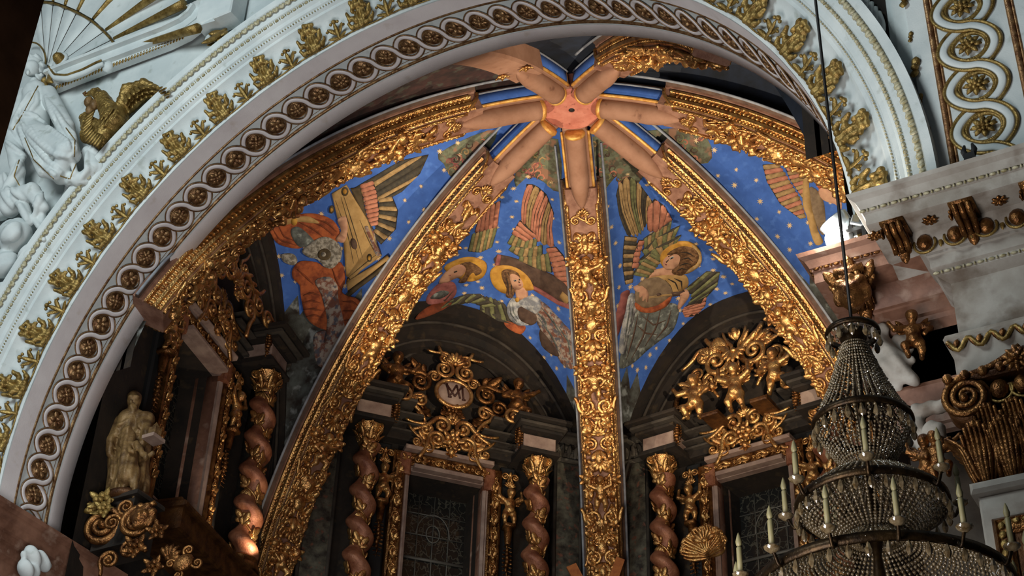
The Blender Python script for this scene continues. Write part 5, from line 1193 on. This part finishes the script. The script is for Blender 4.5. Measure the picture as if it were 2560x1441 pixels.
# carved feathers on a flat dark plate painting the unlit spandrel recess, top right
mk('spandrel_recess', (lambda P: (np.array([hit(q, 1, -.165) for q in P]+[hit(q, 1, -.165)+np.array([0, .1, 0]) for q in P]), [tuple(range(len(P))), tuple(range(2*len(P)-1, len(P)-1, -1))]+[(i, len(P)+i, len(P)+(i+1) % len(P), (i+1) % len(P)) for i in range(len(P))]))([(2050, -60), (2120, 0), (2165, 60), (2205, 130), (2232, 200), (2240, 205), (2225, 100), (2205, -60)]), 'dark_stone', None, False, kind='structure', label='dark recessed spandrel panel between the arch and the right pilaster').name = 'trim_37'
sf = empty('stucco_wing', hit((2190, 30), 1, -.2), 'white stucco wing in the dark spandrel at the top right', 'relief')
for i in range(6): obj('feather', D('stucco_feather', petal(.5, .07, 0, lift=.1, curl=.1), 'stucco'), sf, frame(hit((2150+9*i, -30+12*i), 1, -.2), XLn, EZ, FY, 1.0) @ Matrix.Rotation(PI-.5+.1*i, 4, 'Z'))
# small black fixture on the cornice
fx = empty('cornice_fixture', hit((2425, 392), 1, -.7), 'small black two pronged fixture standing on the right cornice', 'fixture')
P = hit((2425, 395), 1, -.7)
mk('bracket', T(bevbox(-.05, .05, -.03, .03, -.05, .06), P), 'black', fx, False)
for d in (-1, 1): mk('prong', T(tube([(d*.03, 0, .03), (d*.05, .01, .1), (d*.035, .02, .17)], [.03, .028, .012], 7, up=(0, 1, 0)), P), 'black', fx)

# ------------------------------------------------------------------ left spandrel: shell niche, pediment, stucco saint, eagle
def pl(q, d=0.): return tuple(hit(q, 1, -.2-d))
def wfold(a, f1, f2, f3): return lambda X, Y, Z: a*np.sin(X*f1+Z*f2+2*np.sin(Z*5))*np.cos(Y*f3)
fig = [('e', pl((80, 172), .3), (.11, .12, .14)), ('e', pl((82, 160), .25), (.13, .13, .13)), ('e', pl((70, 182), .42), (.03, .03, .05)), ('c', pl((85, 205), .28), pl((88, 225), .25), .07, .1),
       ('c', pl((90, 235), .22), pl((85, 330), .22), .2, .22), ('c', pl((60, 235), .25), pl((35, 320), .4), .1, .08), ('c', pl((120, 235), .2), pl((165, 320), .35), .13, .13), ('c', pl((165, 320), .35), pl((185, 390), .4), .12, .1),
       ('c', pl((80, 330), .25), pl((165, 380), .5), .19, .15), ('c', pl((165, 380), .5), pl((150, 445), .35), .14, .1), ('c', pl((60, 320), .35), pl((110, 430), .4), .11, .09), ('c', pl((85, 330), .4), pl((140, 440), .45), .1, .08),
       ('c', pl((110, 430), .35), pl((195, 450), .25), .08, .1), ('c', pl((225, 385), .2), pl((235, 420), .2), .12, .1), ('c', pl((235, 420), .2), pl((200, 455), .22), .1, .08), ('c', pl((180, 450), .15), pl((165, 500), .1), .07, .05),
       ('c', pl((30, 330), .3), pl((45, 430), .3), .14, .1), ('c', pl((45, 430), .3), pl((20, 480), .3), .1, .1), ('c', pl((50, 420), .25), pl((55, 480), .2), .06, .05)]
FOLD = [[(110, 180), (200, 110), (300, 130)], [(290, 130), (420, 250), (540, 330), (560, 400)], [(390, 10), (480, 140), (560, 290), (600, 400)], [(500, 170), (590, 280), (600, 400), (560, 460)], [(170, 180), (250, 280), (400, 420), (540, 460)],
        [(150, 220), (210, 380), (330, 520), (440, 600)], [(190, 230), (260, 350), (380, 480), (490, 580)], [(230, 210), (320, 340), (470, 460)], [(100, 230), (170, 350), (200, 420)], [(50, 330), (130, 400), (190, 450), (110, 600)],
        [(380, 640), (500, 700), (560, 640)], [(560, 460), (620, 560), (590, 600)], [(720, 380), (800, 450), (810, 560), (740, 660), (640, 660)], [(700, 420), (700, 560), (640, 640)], [(550, 650), (540, 740), (510, 800)], [(240, -60), (180, 40), (110, 170)], [(300, -60), (290, 30), (240, 100)], [(360, -30), (400, 60), (440, 160)]]
def drape(prims, Ls, r, res, k, disp, conv=True):
    # press cloth folds onto the sculpted body: the fold lines are laid on its surface, then fused with it
    v, f = sculpt(prims, res*1.5, k); tr = bvhtree.BVHTree.FromPolygons([Vector(p) for p in v], f); out = []
    for L in Ls:
        Q = [(x*.3122, 250+y*.3122) if conv else (x, y) for x, y in L]; P = []
        for x in np.linspace(0, 1, 4*len(Q)):
            h = tr.ray_cast(Vector(CAM), Vector(ray(*poly_at(Q, x))))[0]
            if h is not None: P.append(np.array(h))
        for i in range(len(P)-1):
            if np.linalg.norm(P[i+1]-P[i]) < .25: out.append(('c', tuple(P[i]), tuple(P[i+1]), r*(.6+.4*math.sin(PI*i/len(P))), r*(.6+.4*math.sin(PI*(i+1)/len(P))), .018))
    return sculpt(prims+out, res, k, disp)
t = empty('stucco_saint', pl((90, 460), .2), 'white stucco seated saint in a gilt-edged mantle at the upper left', 'statue')
V_, F_ = drape(fig, FOLD, .042, .017, .03, wfold(.004, 40, 24, 6)); mk('figure', (V_, F_), 'stucco', t)
ftree = bvhtree.BVHTree.FromPolygons([Vector(p) for p in V_], F_)
def onfig(q):
    h = ftree.ray_cast(Vector(CAM), Vector(ray(*q)))[0]; return None if h is None else np.array(h)
for L in ([(95, 215), (60, 280), (32, 325)], [(62, 345), (85, 400), (135, 448)], [(150, 440), (175, 448), (190, 410)], [(48, 400), (35, 440), (55, 475)], [(165, 320), (187, 350), (186, 392)]):
    P = [onfig(poly_at(L, x)) for x in np.linspace(0, 1, 16)]; P = [p for p in P if p is not None]
    if len(P) > 4: mk('gilt_hem', tube(np.array(P), .009, 5), 'gold_pale', t)
mk('hair', sculpt([('e', pl((84, 152), .25), (.13, .12, .09)), ('e', pl((100, 172), .2), (.07, .1, .12)), ('e', pl((98, 195), .2), (.06, .07, .08))], .018, .03, lambda X, Y, Z: .014*np.sin(X*70+Z*40)), 'stucco', t)
halo = np.array([pl((80+34*math.cos(a), 150+44*math.sin(a)), .1) for a in np.linspace(-1.9, 1.2, 20)]); mk('halo', tube(halo, .014, 5), 'gold_pale', t)
mk('shoulder_shell', XM(shell(.3, 7, 1.2), frame(pl((115, 205), .15), (1, 0, 0), EZ, (0, -1, 0)) @ Matrix.Rotation(-2.2, 4, 'Z')), 'gold_pale', t)
c2 = [('c', pl((30, 500), .25), pl((80, 480), .3), .16, .13), ('c', pl((80, 480), .3), pl((110, 520), .2), .12, .07), ('c', pl((15, 460), .2), pl((25, 520), .25), .16, .14), ('c', pl((60, 520), .25), pl((75, 555), .2), .09, .06), ('c', pl((105, 530), .15), pl((105, 585), .12), .06, .045), ('c', pl((105, 585), .12), pl((110, 600), .2), .04, .03)]
mk('stucco_child', drape(c2, [[(90, 780), (160, 850), (220, 960)], [(190, 640), (330, 650), (360, 700), (280, 850)], [(40, 640), (120, 740), (200, 800)], [(0, 720), (60, 800), (100, 860)], [(350, 740), (280, 900), (270, 960), (340, 1050)], [(20, 560), (60, 660), (60, 760)]], .045, .018, .03, wfold(.005, 40, 24, 6)), 'stucco', None, label='white stucco crouching child below the seated saint', cat='statue')
cl = [('e', pl((35, 590), .2), (.26, .2, .26)), ('e', pl((28, 582), .34), (.17, .12, .17)), ('e', pl((75, 640), .12), (.17, .14, .18)), ('e', pl((10, 660), .15), (.22, .16, .2)), ('e', pl((40, 700), .08), (.16, .1, .15)), ('e', pl((5, 530), .1), (.16, .12, .12)), ('e', pl((5, 730), .05), (.15, .1, .15))]
mk('stucco_cloud', sculpt(cl, .022, .03, lambda X, Y, Z: .01*np.sin(14*np.sqrt((X-pl((30, 585))[0])**2+(Z-pl((30, 585))[2])**2)*3)), 'stucco', None, label='white stucco swirl of cloud beside the arch at the left', cat='relief')
# eagle
ea = empty('gilded_eagle', pl((265, 330), .1), 'gilded eagle with raised wing beside the seated saint', 'sculpture')
feath = lambda X, Y, Z: .012*np.sin(X*60+8*np.sin(Z*20))*np.sin(Z*52)
mk('body', sculpt([('c', pl((255, 245), .3), pl((285, 300), .25), .1, .17), ('c', pl((285, 300), .25), pl((250, 345), .2), .18, .13), ('c', pl((240, 232), .32), pl((258, 250), .3), .075, .09), ('c', pl((230, 233), .34), pl((213, 238), .36), .05, .02), ('c', pl((300, 290), .2), pl((295, 320), .15), .12, .1)], .018, .04, feath), 'gold_pale', ea)
wr = mk('wing', sculpt([('c', pl((292, 292), .2), pl((318, 224), .24), .09, .08), ('c', pl((318, 224), .24), pl((360, 210), .22), .08, .07), ('c', pl((360, 210), .22), pl((415, 228), .15), .07, .02), ('c', pl((300, 285), .12), pl((350, 245), .12), .1, .09), ('c', pl((350, 240), .12), pl((400, 235), .1), .08, .04)], .018, .05, feath), 'gold_pale', ea)
lead = [(312, 240), (322, 226), (345, 216), (370, 216), (395, 224), (412, 230)]
for row_, (off, L_, dep) in enumerate(((0, .2, .3), (10, .22, .24), (22, .2, .18))):
    for i in range(10):
        q = poly_at(lead, (i+.5*(row_ % 2))/10.); obj('feather', D('eagle_feather', petal(.22, .04, 0, lift=.05, curl=.05), 'gold_pale'), wr, frame(pl((q[0]+off*.3, q[1]+off), dep), (1, 0, 0), EZ, (0, -1, 0), 1-.05*i) @ Matrix.Rotation(-(2.75-.12*i), 4, 'Z'))
wl = mk('wing', sculpt([('c', pl((262, 335), .25), pl((212, 295), .3), .13, .07), ('c', pl((212, 295), .3), pl((220, 340), .25), .06, .1), ('c', pl((220, 340), .25), pl((255, 365), .2), .1, .06)], .018, .05, feath), 'gold_pale', ea)
for i in range(12):
    q = poly_at([(214, 300), (212, 330), (225, 352), (250, 362)], i/11.); obj('feather', D('eagle_feather', None, 'gold_pale'), wl, frame(pl((q[0]+22-1.2*i, q[1]-22), .38), (1, 0, 0), EZ, (0, -1, 0), .9) @ Matrix.Rotation(2.2+.05*i, 4, 'Z'))
for i in range(10): obj('feather', D('eagle_feather', None, 'gold_pale'), ea, frame(pl((262+10*(i % 4), 270+13*(i//4)), .42), (1, 0, 0), EZ, (0, -1, 0), .6) @ Matrix.Rotation(2.9, 4, 'Z'))
mk('beak', tube([pl((216, 232), .38), pl((209, 234), .4), pl((211, 240), .4)], [.03, .02, .006], 6), 'gold_line', ea)
for i, q in enumerate(((222, 255), (236, 262), (226, 275))): mk('held_stone', ball(pl(q, .35), (.07, .07, .09), 10, 6), 'statue_gilt', ea)
# raking moulding of the niche
def wallpath(L, d=0.): return np.array([pl(q, d) for q in L])
def strip(L, w0, w1, d0, d1):
    # band running along pixel path L on the wall plane, between in-plane offsets w0..w1 (m, up) and depths d0..d1
    P = wallpath(L); tg = np.gradient(P, axis=0); tg /= np.linalg.norm(tg, axis=1)[:, None]; n = np.cross(tg, (0, 1, 0)); n *= np.sign(n[:, 2:])
    o = np.array([0, -1., 0]); G = np.stack([P+n*w0, P+n*w0+o*d1, P+n*w1+o*d1, P+n*w1], 1); return grid(G)
RK = [(135, 238), (200, 212), (280, 182), (360, 152), (430, 126), (480, 102), (515, 75), (535, 48)]
rk = struct('trim_34', join(strip(RK, .0, .05, 0, .14), strip(RK, .05, .2, 0, .22), strip(RK, .2, .26, 0, .3)), 'stucco', 'white raking moulding below the shell niche at the upper left')
mk('leaf_row', join(*[XM(petal(.07, .025, .4, lift=.2), frame(np.array(wallpath([(lerp(140, 470, i/44), lerp(238, 108, i/44))])[0])+np.array([0, -.12, -.03]), (1, 0, 0), EZ, (0, -1, 0))) for i in range(45)]), 'gold_pale', rk, kind='stuff')
for i in range(20):
    q = (lerp(290, 520, i/19), lerp(147, 48, i/19)-14*math.sin(PI*i/19)*-1-8); obj('gilt_lobe', D('gilt_lobe', ball((0, 0, .02), (.04, .07, .05), 7, 5), 'gold_pale'), rk, frame(pl(q, .06), (1, 0, 0), EZ, (0, -1, 0), 1.0) @ Matrix.Rotation(.5, 4, 'Z'))
bk = empty('stucco_bracket', pl((560, 60), .1), 'white stepped bracket with a leafy console above the arch at the upper left', 'bracket')
def bl_(q0, q1, d): a, b = np.array(pl(q0)), np.array(pl(q1)); return T(bevbox(min(a[0], b[0]), max(a[0], b[0]), min(a[2], b[2]), max(a[2], b[2]), 0, d, .02), (0, 0, 0))
def toy(m): v, f = m; v = np.asarray(v); return np.stack([v[:, 0], -.2-v[:, 2], v[:, 1]], -1), [q[::-1] for q in f]
mk('block', join(toy(bl_((532, 30), (608, 62), .3)), toy(bl_((545, -30), (600, 30), .22))), 'stucco', bk, False)
obj('console_leaf', D('console_leaf', acanthus(.42, .2, 3, .3), 'gold_pale'), bk, frame(pl((565, 72), .1), (1, 0, 0), EZ, (0, -1, 0)) @ Matrix.Rotation(PI-.5, 4, 'Z')); obj('console_scroll', D('console_scroll', scroll(.1, 1.5, .035, 1, 0, .2), 'stucco'), bk, frame(pl((530, 100), .1), (1, 0, 0), EZ, (0, -1, 0)))
# scallop shell niche
sh = struct('trim_35', T(ball(pl((115, 182)), (.02, .02, .02), 6, 4)), 'stucco', 'white scallop shell niche with gilded ribs at the upper left')
c0 = np.array([115., 182.]); arcp = [(70, 3), (102, 5), (133, 8), (162, 18), (192, 31), (229, 52), (260, 79), (279, 100), (296, 129)]
for i in range(len(arcp)-1):
    a, b = np.array(arcp[i], float), np.array(arcp[i+1], float); P = []
    for t_ in np.linspace(.12, 1, 6):
        r_ = []
        for s_ in np.linspace(.03, .97, 5): q = c0+(a+(b-a)*s_-c0)*t_; r_.append(pl(q, .06+.05*math.sin(PI*s_)*t_))
        P.append(r_)
    mk('shell_wedge', grid(np.array(P)), 'stucco', sh)
    P = []
    for t_ in np.linspace(1.03, 2.35, 8):
        r_ = []
        for s_ in np.linspace(.08, .92, 7): q = c0+(a+(b-a)*s_-c0)*t_; r_.append(pl(q, .16-.12*math.sin(PI*s_)*(t_-1)+.12*(t_-1)**2))
        P.append(r_)
    mk('shell_flute', grid(np.array(P)), 'stucco', sh)
    q0 = c0+(b-c0)*1.04; 
    L = np.array([pl(c0+(b-c0)*t_,   .16+.13*(t_-1)**2) for t_ in np.linspace(1.04, 2.1, 8)]); mk('shell_rib', tube(L, np.linspace(.03, .075, 8), 7), 'gold_pale', sh)
    L2 = np.array([pl(c0+(b-c0)*t_, .062) for t_ in np.linspace(.15, 1, 4)]); mk('groove_line', tube(L2, .006, 4), 'paint_line', sh)
P = np.array([pl(poly_at(arcp, t_), .12) for t_ in np.linspace(0, 1, 40)]); mk('shell_ring', tube(P, .02, 6), 'gold_pale', sh)
vo = empty('stucco_volute', pl((155, 160), .1), 'white and gilt scroll curling in front of the shell niche', 'ornament')
def vol(R, th, k=46):
    t_ = np.linspace(0, 1, k); a = 1.2*PI+2*PI*1.35*(1-t_)*-1; rho = R*(1-.75*t_); P = np.stack([rho*np.cos(a), rho*np.sin(a), .05+.1*t_], -1); return tube(P, th*(1-.3*t_), 8)
mk('scroll', XM(scroll(.17, 1.5, .05, -1, PI*1.1, .0, 8, 46), frame(pl((153, 160), .22), (1, 0, 0), EZ, (0, -1, 0))), 'stucco', vo)
mk('scroll_eye', XM(lathe([(.001, .16), (.05, .15), (.085, .1), (.09, .0)], 14), frame(pl((155, 153), .25), (1, 0, 0), EZ, (0, -1, 0))), 'gold_pale', vo)
L = wallpath([(126, 175), (140, 195), (170, 197), (210, 183), (245, 165), (258, 160)], .24); T_ = np.linspace(0, 1, 20); P = np.stack([np.interp(T_, np.linspace(0, 1, len(L)), L[:, i]) for i in range(3)], -1)
mk('tail', tube(P, np.linspace(.06, .035, 20), 8), 'stucco', vo); mk('gilt_edge', tube(P+np.array([0, -.05, .03]), .018, 5), 'gold_pale', vo); mk('knob', ball(pl((270, 168), .14), (.09, .08, .1), 10, 6), 'stucco', vo); mk('curl', XM(scroll(.06, 1.3, .02), frame(pl((277, 146), .1), (1, 0, 0), EZ, (0, -1, 0))), 'gold_pale', vo)

# ------------------------------------------------------------------ left cornice, saint with child
LP = [(.17, -.39), (.15, -.44), (.1, -.47), (.1, -.53), (.06, -.57), (.05, -.68), (.02, -.70), (.02, -.80), (-.01, -.82), (-.01, -.95), (-.06, -1.0), (-.06, -1.2)]
struct('trim_36', join(entab([(-5.44, 2.25), (-5.44, -.35), (-9, -.35)], [(a, z-.12) for a, z in LP])), 'marble_brown', 'brown marble cornice under the left foot of the arch', smooth=True, angle=25)
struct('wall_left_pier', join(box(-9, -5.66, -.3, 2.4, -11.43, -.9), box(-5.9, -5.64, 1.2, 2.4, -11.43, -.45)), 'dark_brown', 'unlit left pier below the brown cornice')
mk('stucco_fragment', sculpt([('e', hit((85, 1395), 0, -5.22), (.1, .2, .12)), ('e', hit((70, 1425), 0, -5.22), (.1, .16, .1)), ('e', hit((110, 1410), 0, -5.22), (.08, .14, .08))], .02, .03, lambda X, Y, Z: .02*np.sin(Y*30+Z*22)), 'stucco', None, label='pale carved leaf under the brown cornice at the lower left', cat='relief')
YS = 1.75
def ps_(q, d=0.): return tuple(hit(q, 1, YS-d))
robe = lambda X, Y, Z: .014*np.sin(X*34+Y*30+1.5*np.sin(Z*7))*np.clip((ps_((330, 1040))[2]-Z)*3, .15, 1)
sa = empty('gilded_saint', ps_((325, 1250)), 'dim gilded statue of a bald bearded saint holding a child and a book', 'statue')
mk('body', drape([('e', ps_((335, 1002), .05), (.095, .1, .115)), ('e', ps_((336, 994), .02), (.1, .105, .09)), ('e', ps_((331, 1019), .13), (.06, .05, .06)), ('e', ps_((328, 1004), .16), (.02, .025, .035)), ('c', ps_((333, 1020)), ps_((332, 1045)), .075, .12),
                    ('c', ps_((300, 1055)), ps_((365, 1050)), .13, .12), ('c', ps_((330, 1060)), ps_((325, 1150)), .22, .2), ('c', ps_((325, 1150)), ps_((318, 1235)), .22, .27), ('c', ps_((295, 1060), .08), ps_((275, 1105), .2), .1, .09), ('c', ps_((275, 1105), .2), ps_((272, 1135), .22), .09, .05),
                    ('c', ps_((360, 1060), .05), ps_((378, 1100), .12), .09, .07), ('c', ps_((378, 1100), .12), ps_((350, 1110), .25), .06, .05), ('c', ps_((285, 1080), .1), ps_((290, 1230), .05), .1, .12), ('c', ps_((355, 1090), .02), ps_((350, 1230), .02), .12, .12)], [[(283, 1068), (300, 1090), (330, 1098), (362, 1078)], [(288, 1085), (305, 1108), (335, 1112)], [(275, 1108), (292, 1125), (312, 1128)], [(284, 1130), (282, 1180), (276, 1235)], [(296, 1135), (296, 1190), (290, 1238)], [(308, 1190), (304, 1238)], [(345, 1120), (350, 1180), (348, 1235)], [(358, 1105), (362, 1170), (360, 1230)], [(340, 1045), (352, 1070), (356, 1100)], [(318, 1048), (305, 1062), (292, 1066)], [(322, 994), (330, 991)], [(338, 991), (346, 994)], [(326, 1012), (334, 1030), (342, 1012)]], .022, .016, .03, robe, False), 'statue_gilt', sa)
mk('child', sculpt([('e', ps_((320, 1078), .3), (.07, .07, .08)), ('c', ps_((322, 1095), .26), ps_((322, 1150), .28), .1, .12), ('c', ps_((322, 1150), .28), ps_((322, 1190), .28), .12, .15), ('c', ps_((312, 1190), .28), ps_((308, 1240), .28), .06, .045), ('c', ps_((335, 1190), .28), ps_((337, 1242), .28), .06, .045), ('c', ps_((340, 1110), .3), ps_((365, 1145), .36), .05, .04), ('c', ps_((308, 1110), .32), ps_((330, 1130), .4), .05, .035)], .018, .03, lambda X, Y, Z: .008*np.sin(X*60+Y*40)), 'statue_gilt', sa)
P = np.array(ps_((384, 1098), .2)); mk('book', T(join(bevbox(-.1, .1, -.12, .12, -.03, .03, .01), box(-.09, .095, -.11, .11, -.025, .025)), P), 'block_stone', sa, False)
mk('church_model', T(join(box(-.06, .06, -.06, .06, .03, .16), lathe([(.07, .16), (.001, .26)], 4)), P), 'statue_gilt', sa, False)
P = np.array(ps_((372, 1142), .3)); mk('scroll_roll', T(tube([(-.05, 0, -.02), (.1, -.03, .02)], .03, 8), P), 'statue_gilt', sa)
mk('plinth', T(join(lathe([(.001, .0), (.3, .0), (.3, -.06), (.26, -.1), (.001, -.1)], 20)), ps_((322, 1246), .12)), 'gold_ground', sa)
# pedestal scroll and flowers
pd = empty('scroll_pedestal', ps_((280, 1400)), 'dark gilded scroll pedestal under the saint', 'pedestal')
def pf(q, d, s=1., rot=0.): m = frame(ps_(q, d), nz((1, .35, 0)), EZ, nz((.35, -1, 0)), s); return m @ Matrix.Rotation(rot, 4, 'Z')
mk('block', T(join(bevbox(-.26, .34, -.26, .2, -.75, 0, .05), bevbox(-.34, .42, -.32, .24, -.08, 0, .03)), ps_((322, 1262), .05)), 'dark_stone', pd, False)
obj('volute', D('ped_volute', scroll(.26, 2.2, .062, -1, PI/2, .25, 8, 60, 1.0), 'gold_dark'), pd, pf((258, 1322), .3)); obj('volute', D('ped_volute', None, 'gold_dark'), pd, pf((345, 1310), .4, np.array([-.8, .8, .8])))
for q, n_, s_ in (((360, 1300), 'mask', 1.6), ((300, 1290), 'volute_pair', 1.3), ((395, 1330), 'flower', 1.2), ((340, 1370), 'flower', 1.4), ((300, 1390), 'scroll_pair', 1.2), ((420, 1400), 'shell', 1.2), ((385, 1420), 'flower', 1.2), ((460, 1410), 'cartouche', 1.1)): orn(n_, pd, pf(q, .5, s_, random.uniform(-1, 1)), 'gold_dark')
fl = empty('gilt_flower', ps_((256, 1265), .4), 'bright gilt flower head beside the feet of the saint', 'ornament')
orn('flower', fl, pf((256, 1255), .4, 1.5), 'gold_pale'); orn('flower', fl, pf((262, 1275), .42, 1.2), 'gold_pale'); orn('bud', fl, pf((245, 1272), .38, 1.1, 2.), 'gold_pale')

# ------------------------------------------------------------------ lamp on the inner cornice
LPOS = hit((2092, 597), 1, -.12)
lm = empty('flood_lamp', (LPOS[0], LPOS[1], LPOS[2]-.15), 'bright white lamp with a silver hood on the right cornice', 'lamp')
mk('bulb', ball(LPOS, .115, 18, 12), 'lamp_glow', lm)
mk('hood', XM(lathe([(.1, -.05), (.14, .06), (.16, .2), (.15, .21), (.12, .1), (.085, -.03)], 18), Matrix.Translation(Vector(LPOS)+Vector((.06, .12, .1))) @ Matrix.Rotation(-.5, 4, 'Y') @ Matrix.Rotation(.5, 4, 'X')), 'lamp_shell', lm)
mk('bracket', T(join(box(.12, .16, .0, .04, -.15, .2), box(.1, .3, -.02, .06, .02, .06), box(.26, .3, -.04, .1, -.12, .22)), LPOS), 'iron', lm, False)
mk('reflector', T(np.array([0, 0, 0])*0 if False else XM(bevbox(-.11, .11, -.1, .1, 0, .03, .01), Matrix.Translation((.26, .02, .12)) @ Matrix.Rotation(1.0, 4, 'X') @ Matrix.Rotation(.5, 4, 'Y')), LPOS), 'lamp_shell', lm, False)
pl_ = bpy.data.lights.new('flood_lamp_glow', 'POINT'); pl_.energy = 30; pl_.color = (1, .93, .82); pl_.shadow_soft_size = .1
po = bpy.data.objects.new('flood_lamp_glow', pl_); COL.objects.link(po); po.location = Vector(LPOS)+Vector((-.12, -.16, .0))

# ------------------------------------------------------------------ chandelier
CX, CY, _ = CAM+ray(2156, 1050)*12.6
def zpx(y): # height on the chandelier axis that projects to image row y
    lo, hi = -8., 2.
    for _ in range(40):
        m = (lo+hi)/2; d = np.array([CX, CY, m])-CAM; yy = 720.5-FOC*(d@UP)/(d@FWD)
        if yy > y: lo = m
        else: hi = m
    return (lo+hi)/2
AX = np.array([CX, CY, 0])
ch = empty('crystal_chandelier', (CX, CY, zpx(1500)), 'dark crystal chandelier with tiered rings of candles hanging at the right', 'chandelier')
z_top, z_r1, z_mid, z_r2, z_r3 = zpx(835), zpx(1062), zpx(1185), zpx(1268), zpx(1490)
R0, R1, R2, R3 = .2, .37, .55, .92
mk('stem', T(lathe([(.02, z_r3), (.05, z_r3+.1), (.03, z_r3+.3), (.08, z_r2-.1), (.03, z_r2+.1), (.045, z_mid), (.03, z_mid+.2), (.05, z_r1), (.06, z_r1+.15), (.03, z_r1+.3), (.05, z_top-.2), (.09, z_top-.1), (.12, z_top), (.05, z_top+.06), (.02, z_top+.1)], 12), AX), 'bronze', ch)
def hoop(R, z, h=.05, th=.012): return T(lathe([(R-th, z-h/2), (R+th, z-h/2), (R+th*1.4, z), (R+th, z+h/2), (R-th, z+h/2), (R-th, z-h/2)], 48), AX)
for R_, z_, h_ in ((R0, z_top, .04), (R1, z_r1, .05), (R2, z_r2, .06), (R3, z_r3, .07)): mk('hoop', hoop(R_, z_, h_), 'bronze', ch)
def strand(p0, p1, n, sag, s):
    V0 = np.array([(1, 0, 0), (-1, 0, 0), (0, 1, 0), (0, -1, 0), (0, 0, 1.25), (0, 0, -1.25)])*s; F0 = [(0, 2, 4), (2, 1, 4), (1, 3, 4), (3, 0, 4), (2, 0, 5), (1, 2, 5), (3, 1, 5), (0, 3, 5)]
    Vs = []; Fs = []
    for i in range(n):
        t_ = i/(n-1); p = lerp(np.array(p0), np.array(p1), t_); p[2] -= sag*math.sin(PI*t_); a = random.random()*3; c_, s_ = math.cos(a), math.sin(a)
        k = random.uniform(.75, 1.25); Vs.append(np.stack([V0[:, 0]*c_-V0[:, 1]*s_, V0[:, 0]*s_+V0[:, 1]*c_, V0[:, 2]], -1)*k+p); Fs += [tuple(j+6*i for j in f) for f in F0]
    return np.concatenate(Vs), Fs
def tent(name, ra, za, rb, zb, n, beads, sag, s, group=3):
    ms = [mdata(name, strand((ra, 0, za), (rb, 0, zb), beads, sag, s), 'crystal', True) for _ in range(group)]
    for i in range(n): obj(name, ms[i % group], ch, Matrix.Translation((CX, CY, 0)) @ Matrix.Rotation(2*PI*i/n, 4, 'Z'))
tent('crystal_strand', .06, z_top+.02, R0, z_top-.04, 12, 5, .02, .016)
tent('crystal_strand', .1, z_top-.12, R1, z_r1+.02, 44, 26, .06, .0145)
tent('crystal_strand', R1, z_r1, .1, z_mid, 44, 20, .05, .0155)
tent('crystal_strand', .1, z_mid, R2, z_r2+.02, 60, 24, -.05, .016)
tent('crystal_strand', R2, z_r2, .12, z_r2-.28, 56, 20, .04, .017)
tent('crystal_strand', .15, z_r2-.2, R3, z_r3, 60, 30, .05, .017)
drop = mdata('crystal_drop', (lambda m: m)(lathe([(.001, .0), (.012, -.02), (.026, -.07), (.016, -.1), (.001, -.115)], 6)), 'crystal', False)
for R_, z_, n in ((R1, z_r1-.03, 22), (R2, z_r2-.03, 32), (R3, z_r3-.03, 44), (R0, z_top-.03, 12)):
    for i in range(n): obj('crystal_drop', drop, ch, Matrix.Translation((CX, CY, 0)) @ Matrix.Rotation(2*PI*(i+.5)/n, 4, 'Z') @ Matrix.Translation((R_, 0, z_)))
candle = mdata('candle', lathe([(.001, .0), (.021, .0), (.021, .21), (.016, .22), (.001, .222)], 10), 'wax'); flame = mdata('candle_bulb', lathe([(.001, .22), (.02, .235), (.024, .26), (.012, .31), (.001, .335)], 10), 'wax')
cup = mdata('drip_cup', lathe([(.001, -.03), (.02, -.03), (.055, .0), (.06, .012), (.02, .01)], 12), 'crystal')
def arm_mesh(r0, r1, z): 
    t_ = np.linspace(0, 1, 14); P = np.stack([r0+(r1-r0)*t_, 0*t_, z-.09*np.sin(PI*t_)*np.cos(t_*1.2)+.05*t_], -1); return tube(P, .014, 6)
for R_, z_, n, a0, ex in ((R3, z_r3, 14, .2, .1), (R2, z_r2, 7, .5, .1)):
    am = mdata('candle_arm', arm_mesh(R_, R_+ex, z_), 'bronze')
    for i in range(n):
        M_ = Matrix.Translation((CX, CY, 0)) @ Matrix.Rotation(a0+2*PI*i/n, 4, 'Z'); o = obj('candle_arm', am, ch, M_)
        M2 = M_ @ Matrix.Translation((R_+ex, 0, z_+.05)); obj('drip_cup', cup, o, M2); obj('candle', candle, o, M2); obj('candle_bulb', flame, o, M2)
for i in range(8):
    mk('scroll_arm', XM(tube(np.stack([np.linspace(.06, R1, 16), 0*np.linspace(0, 1, 16), z_r1+.05+.28*np.sin(np.linspace(0, PI, 16))*np.linspace(1, .2, 16)], -1), .013, 6), Matrix.Translation((CX, CY, 0)) @ Matrix.Rotation(2*PI*i/8, 4, 'Z')), 'bronze', ch)
mk('hanging_cable', tube([(CX, CY, z_top+.08), (CX, CY, 7.)], .014, 6, up=(0, 1, 0)), 'iron', None, label='black cable holding the chandelier', cat='cable')
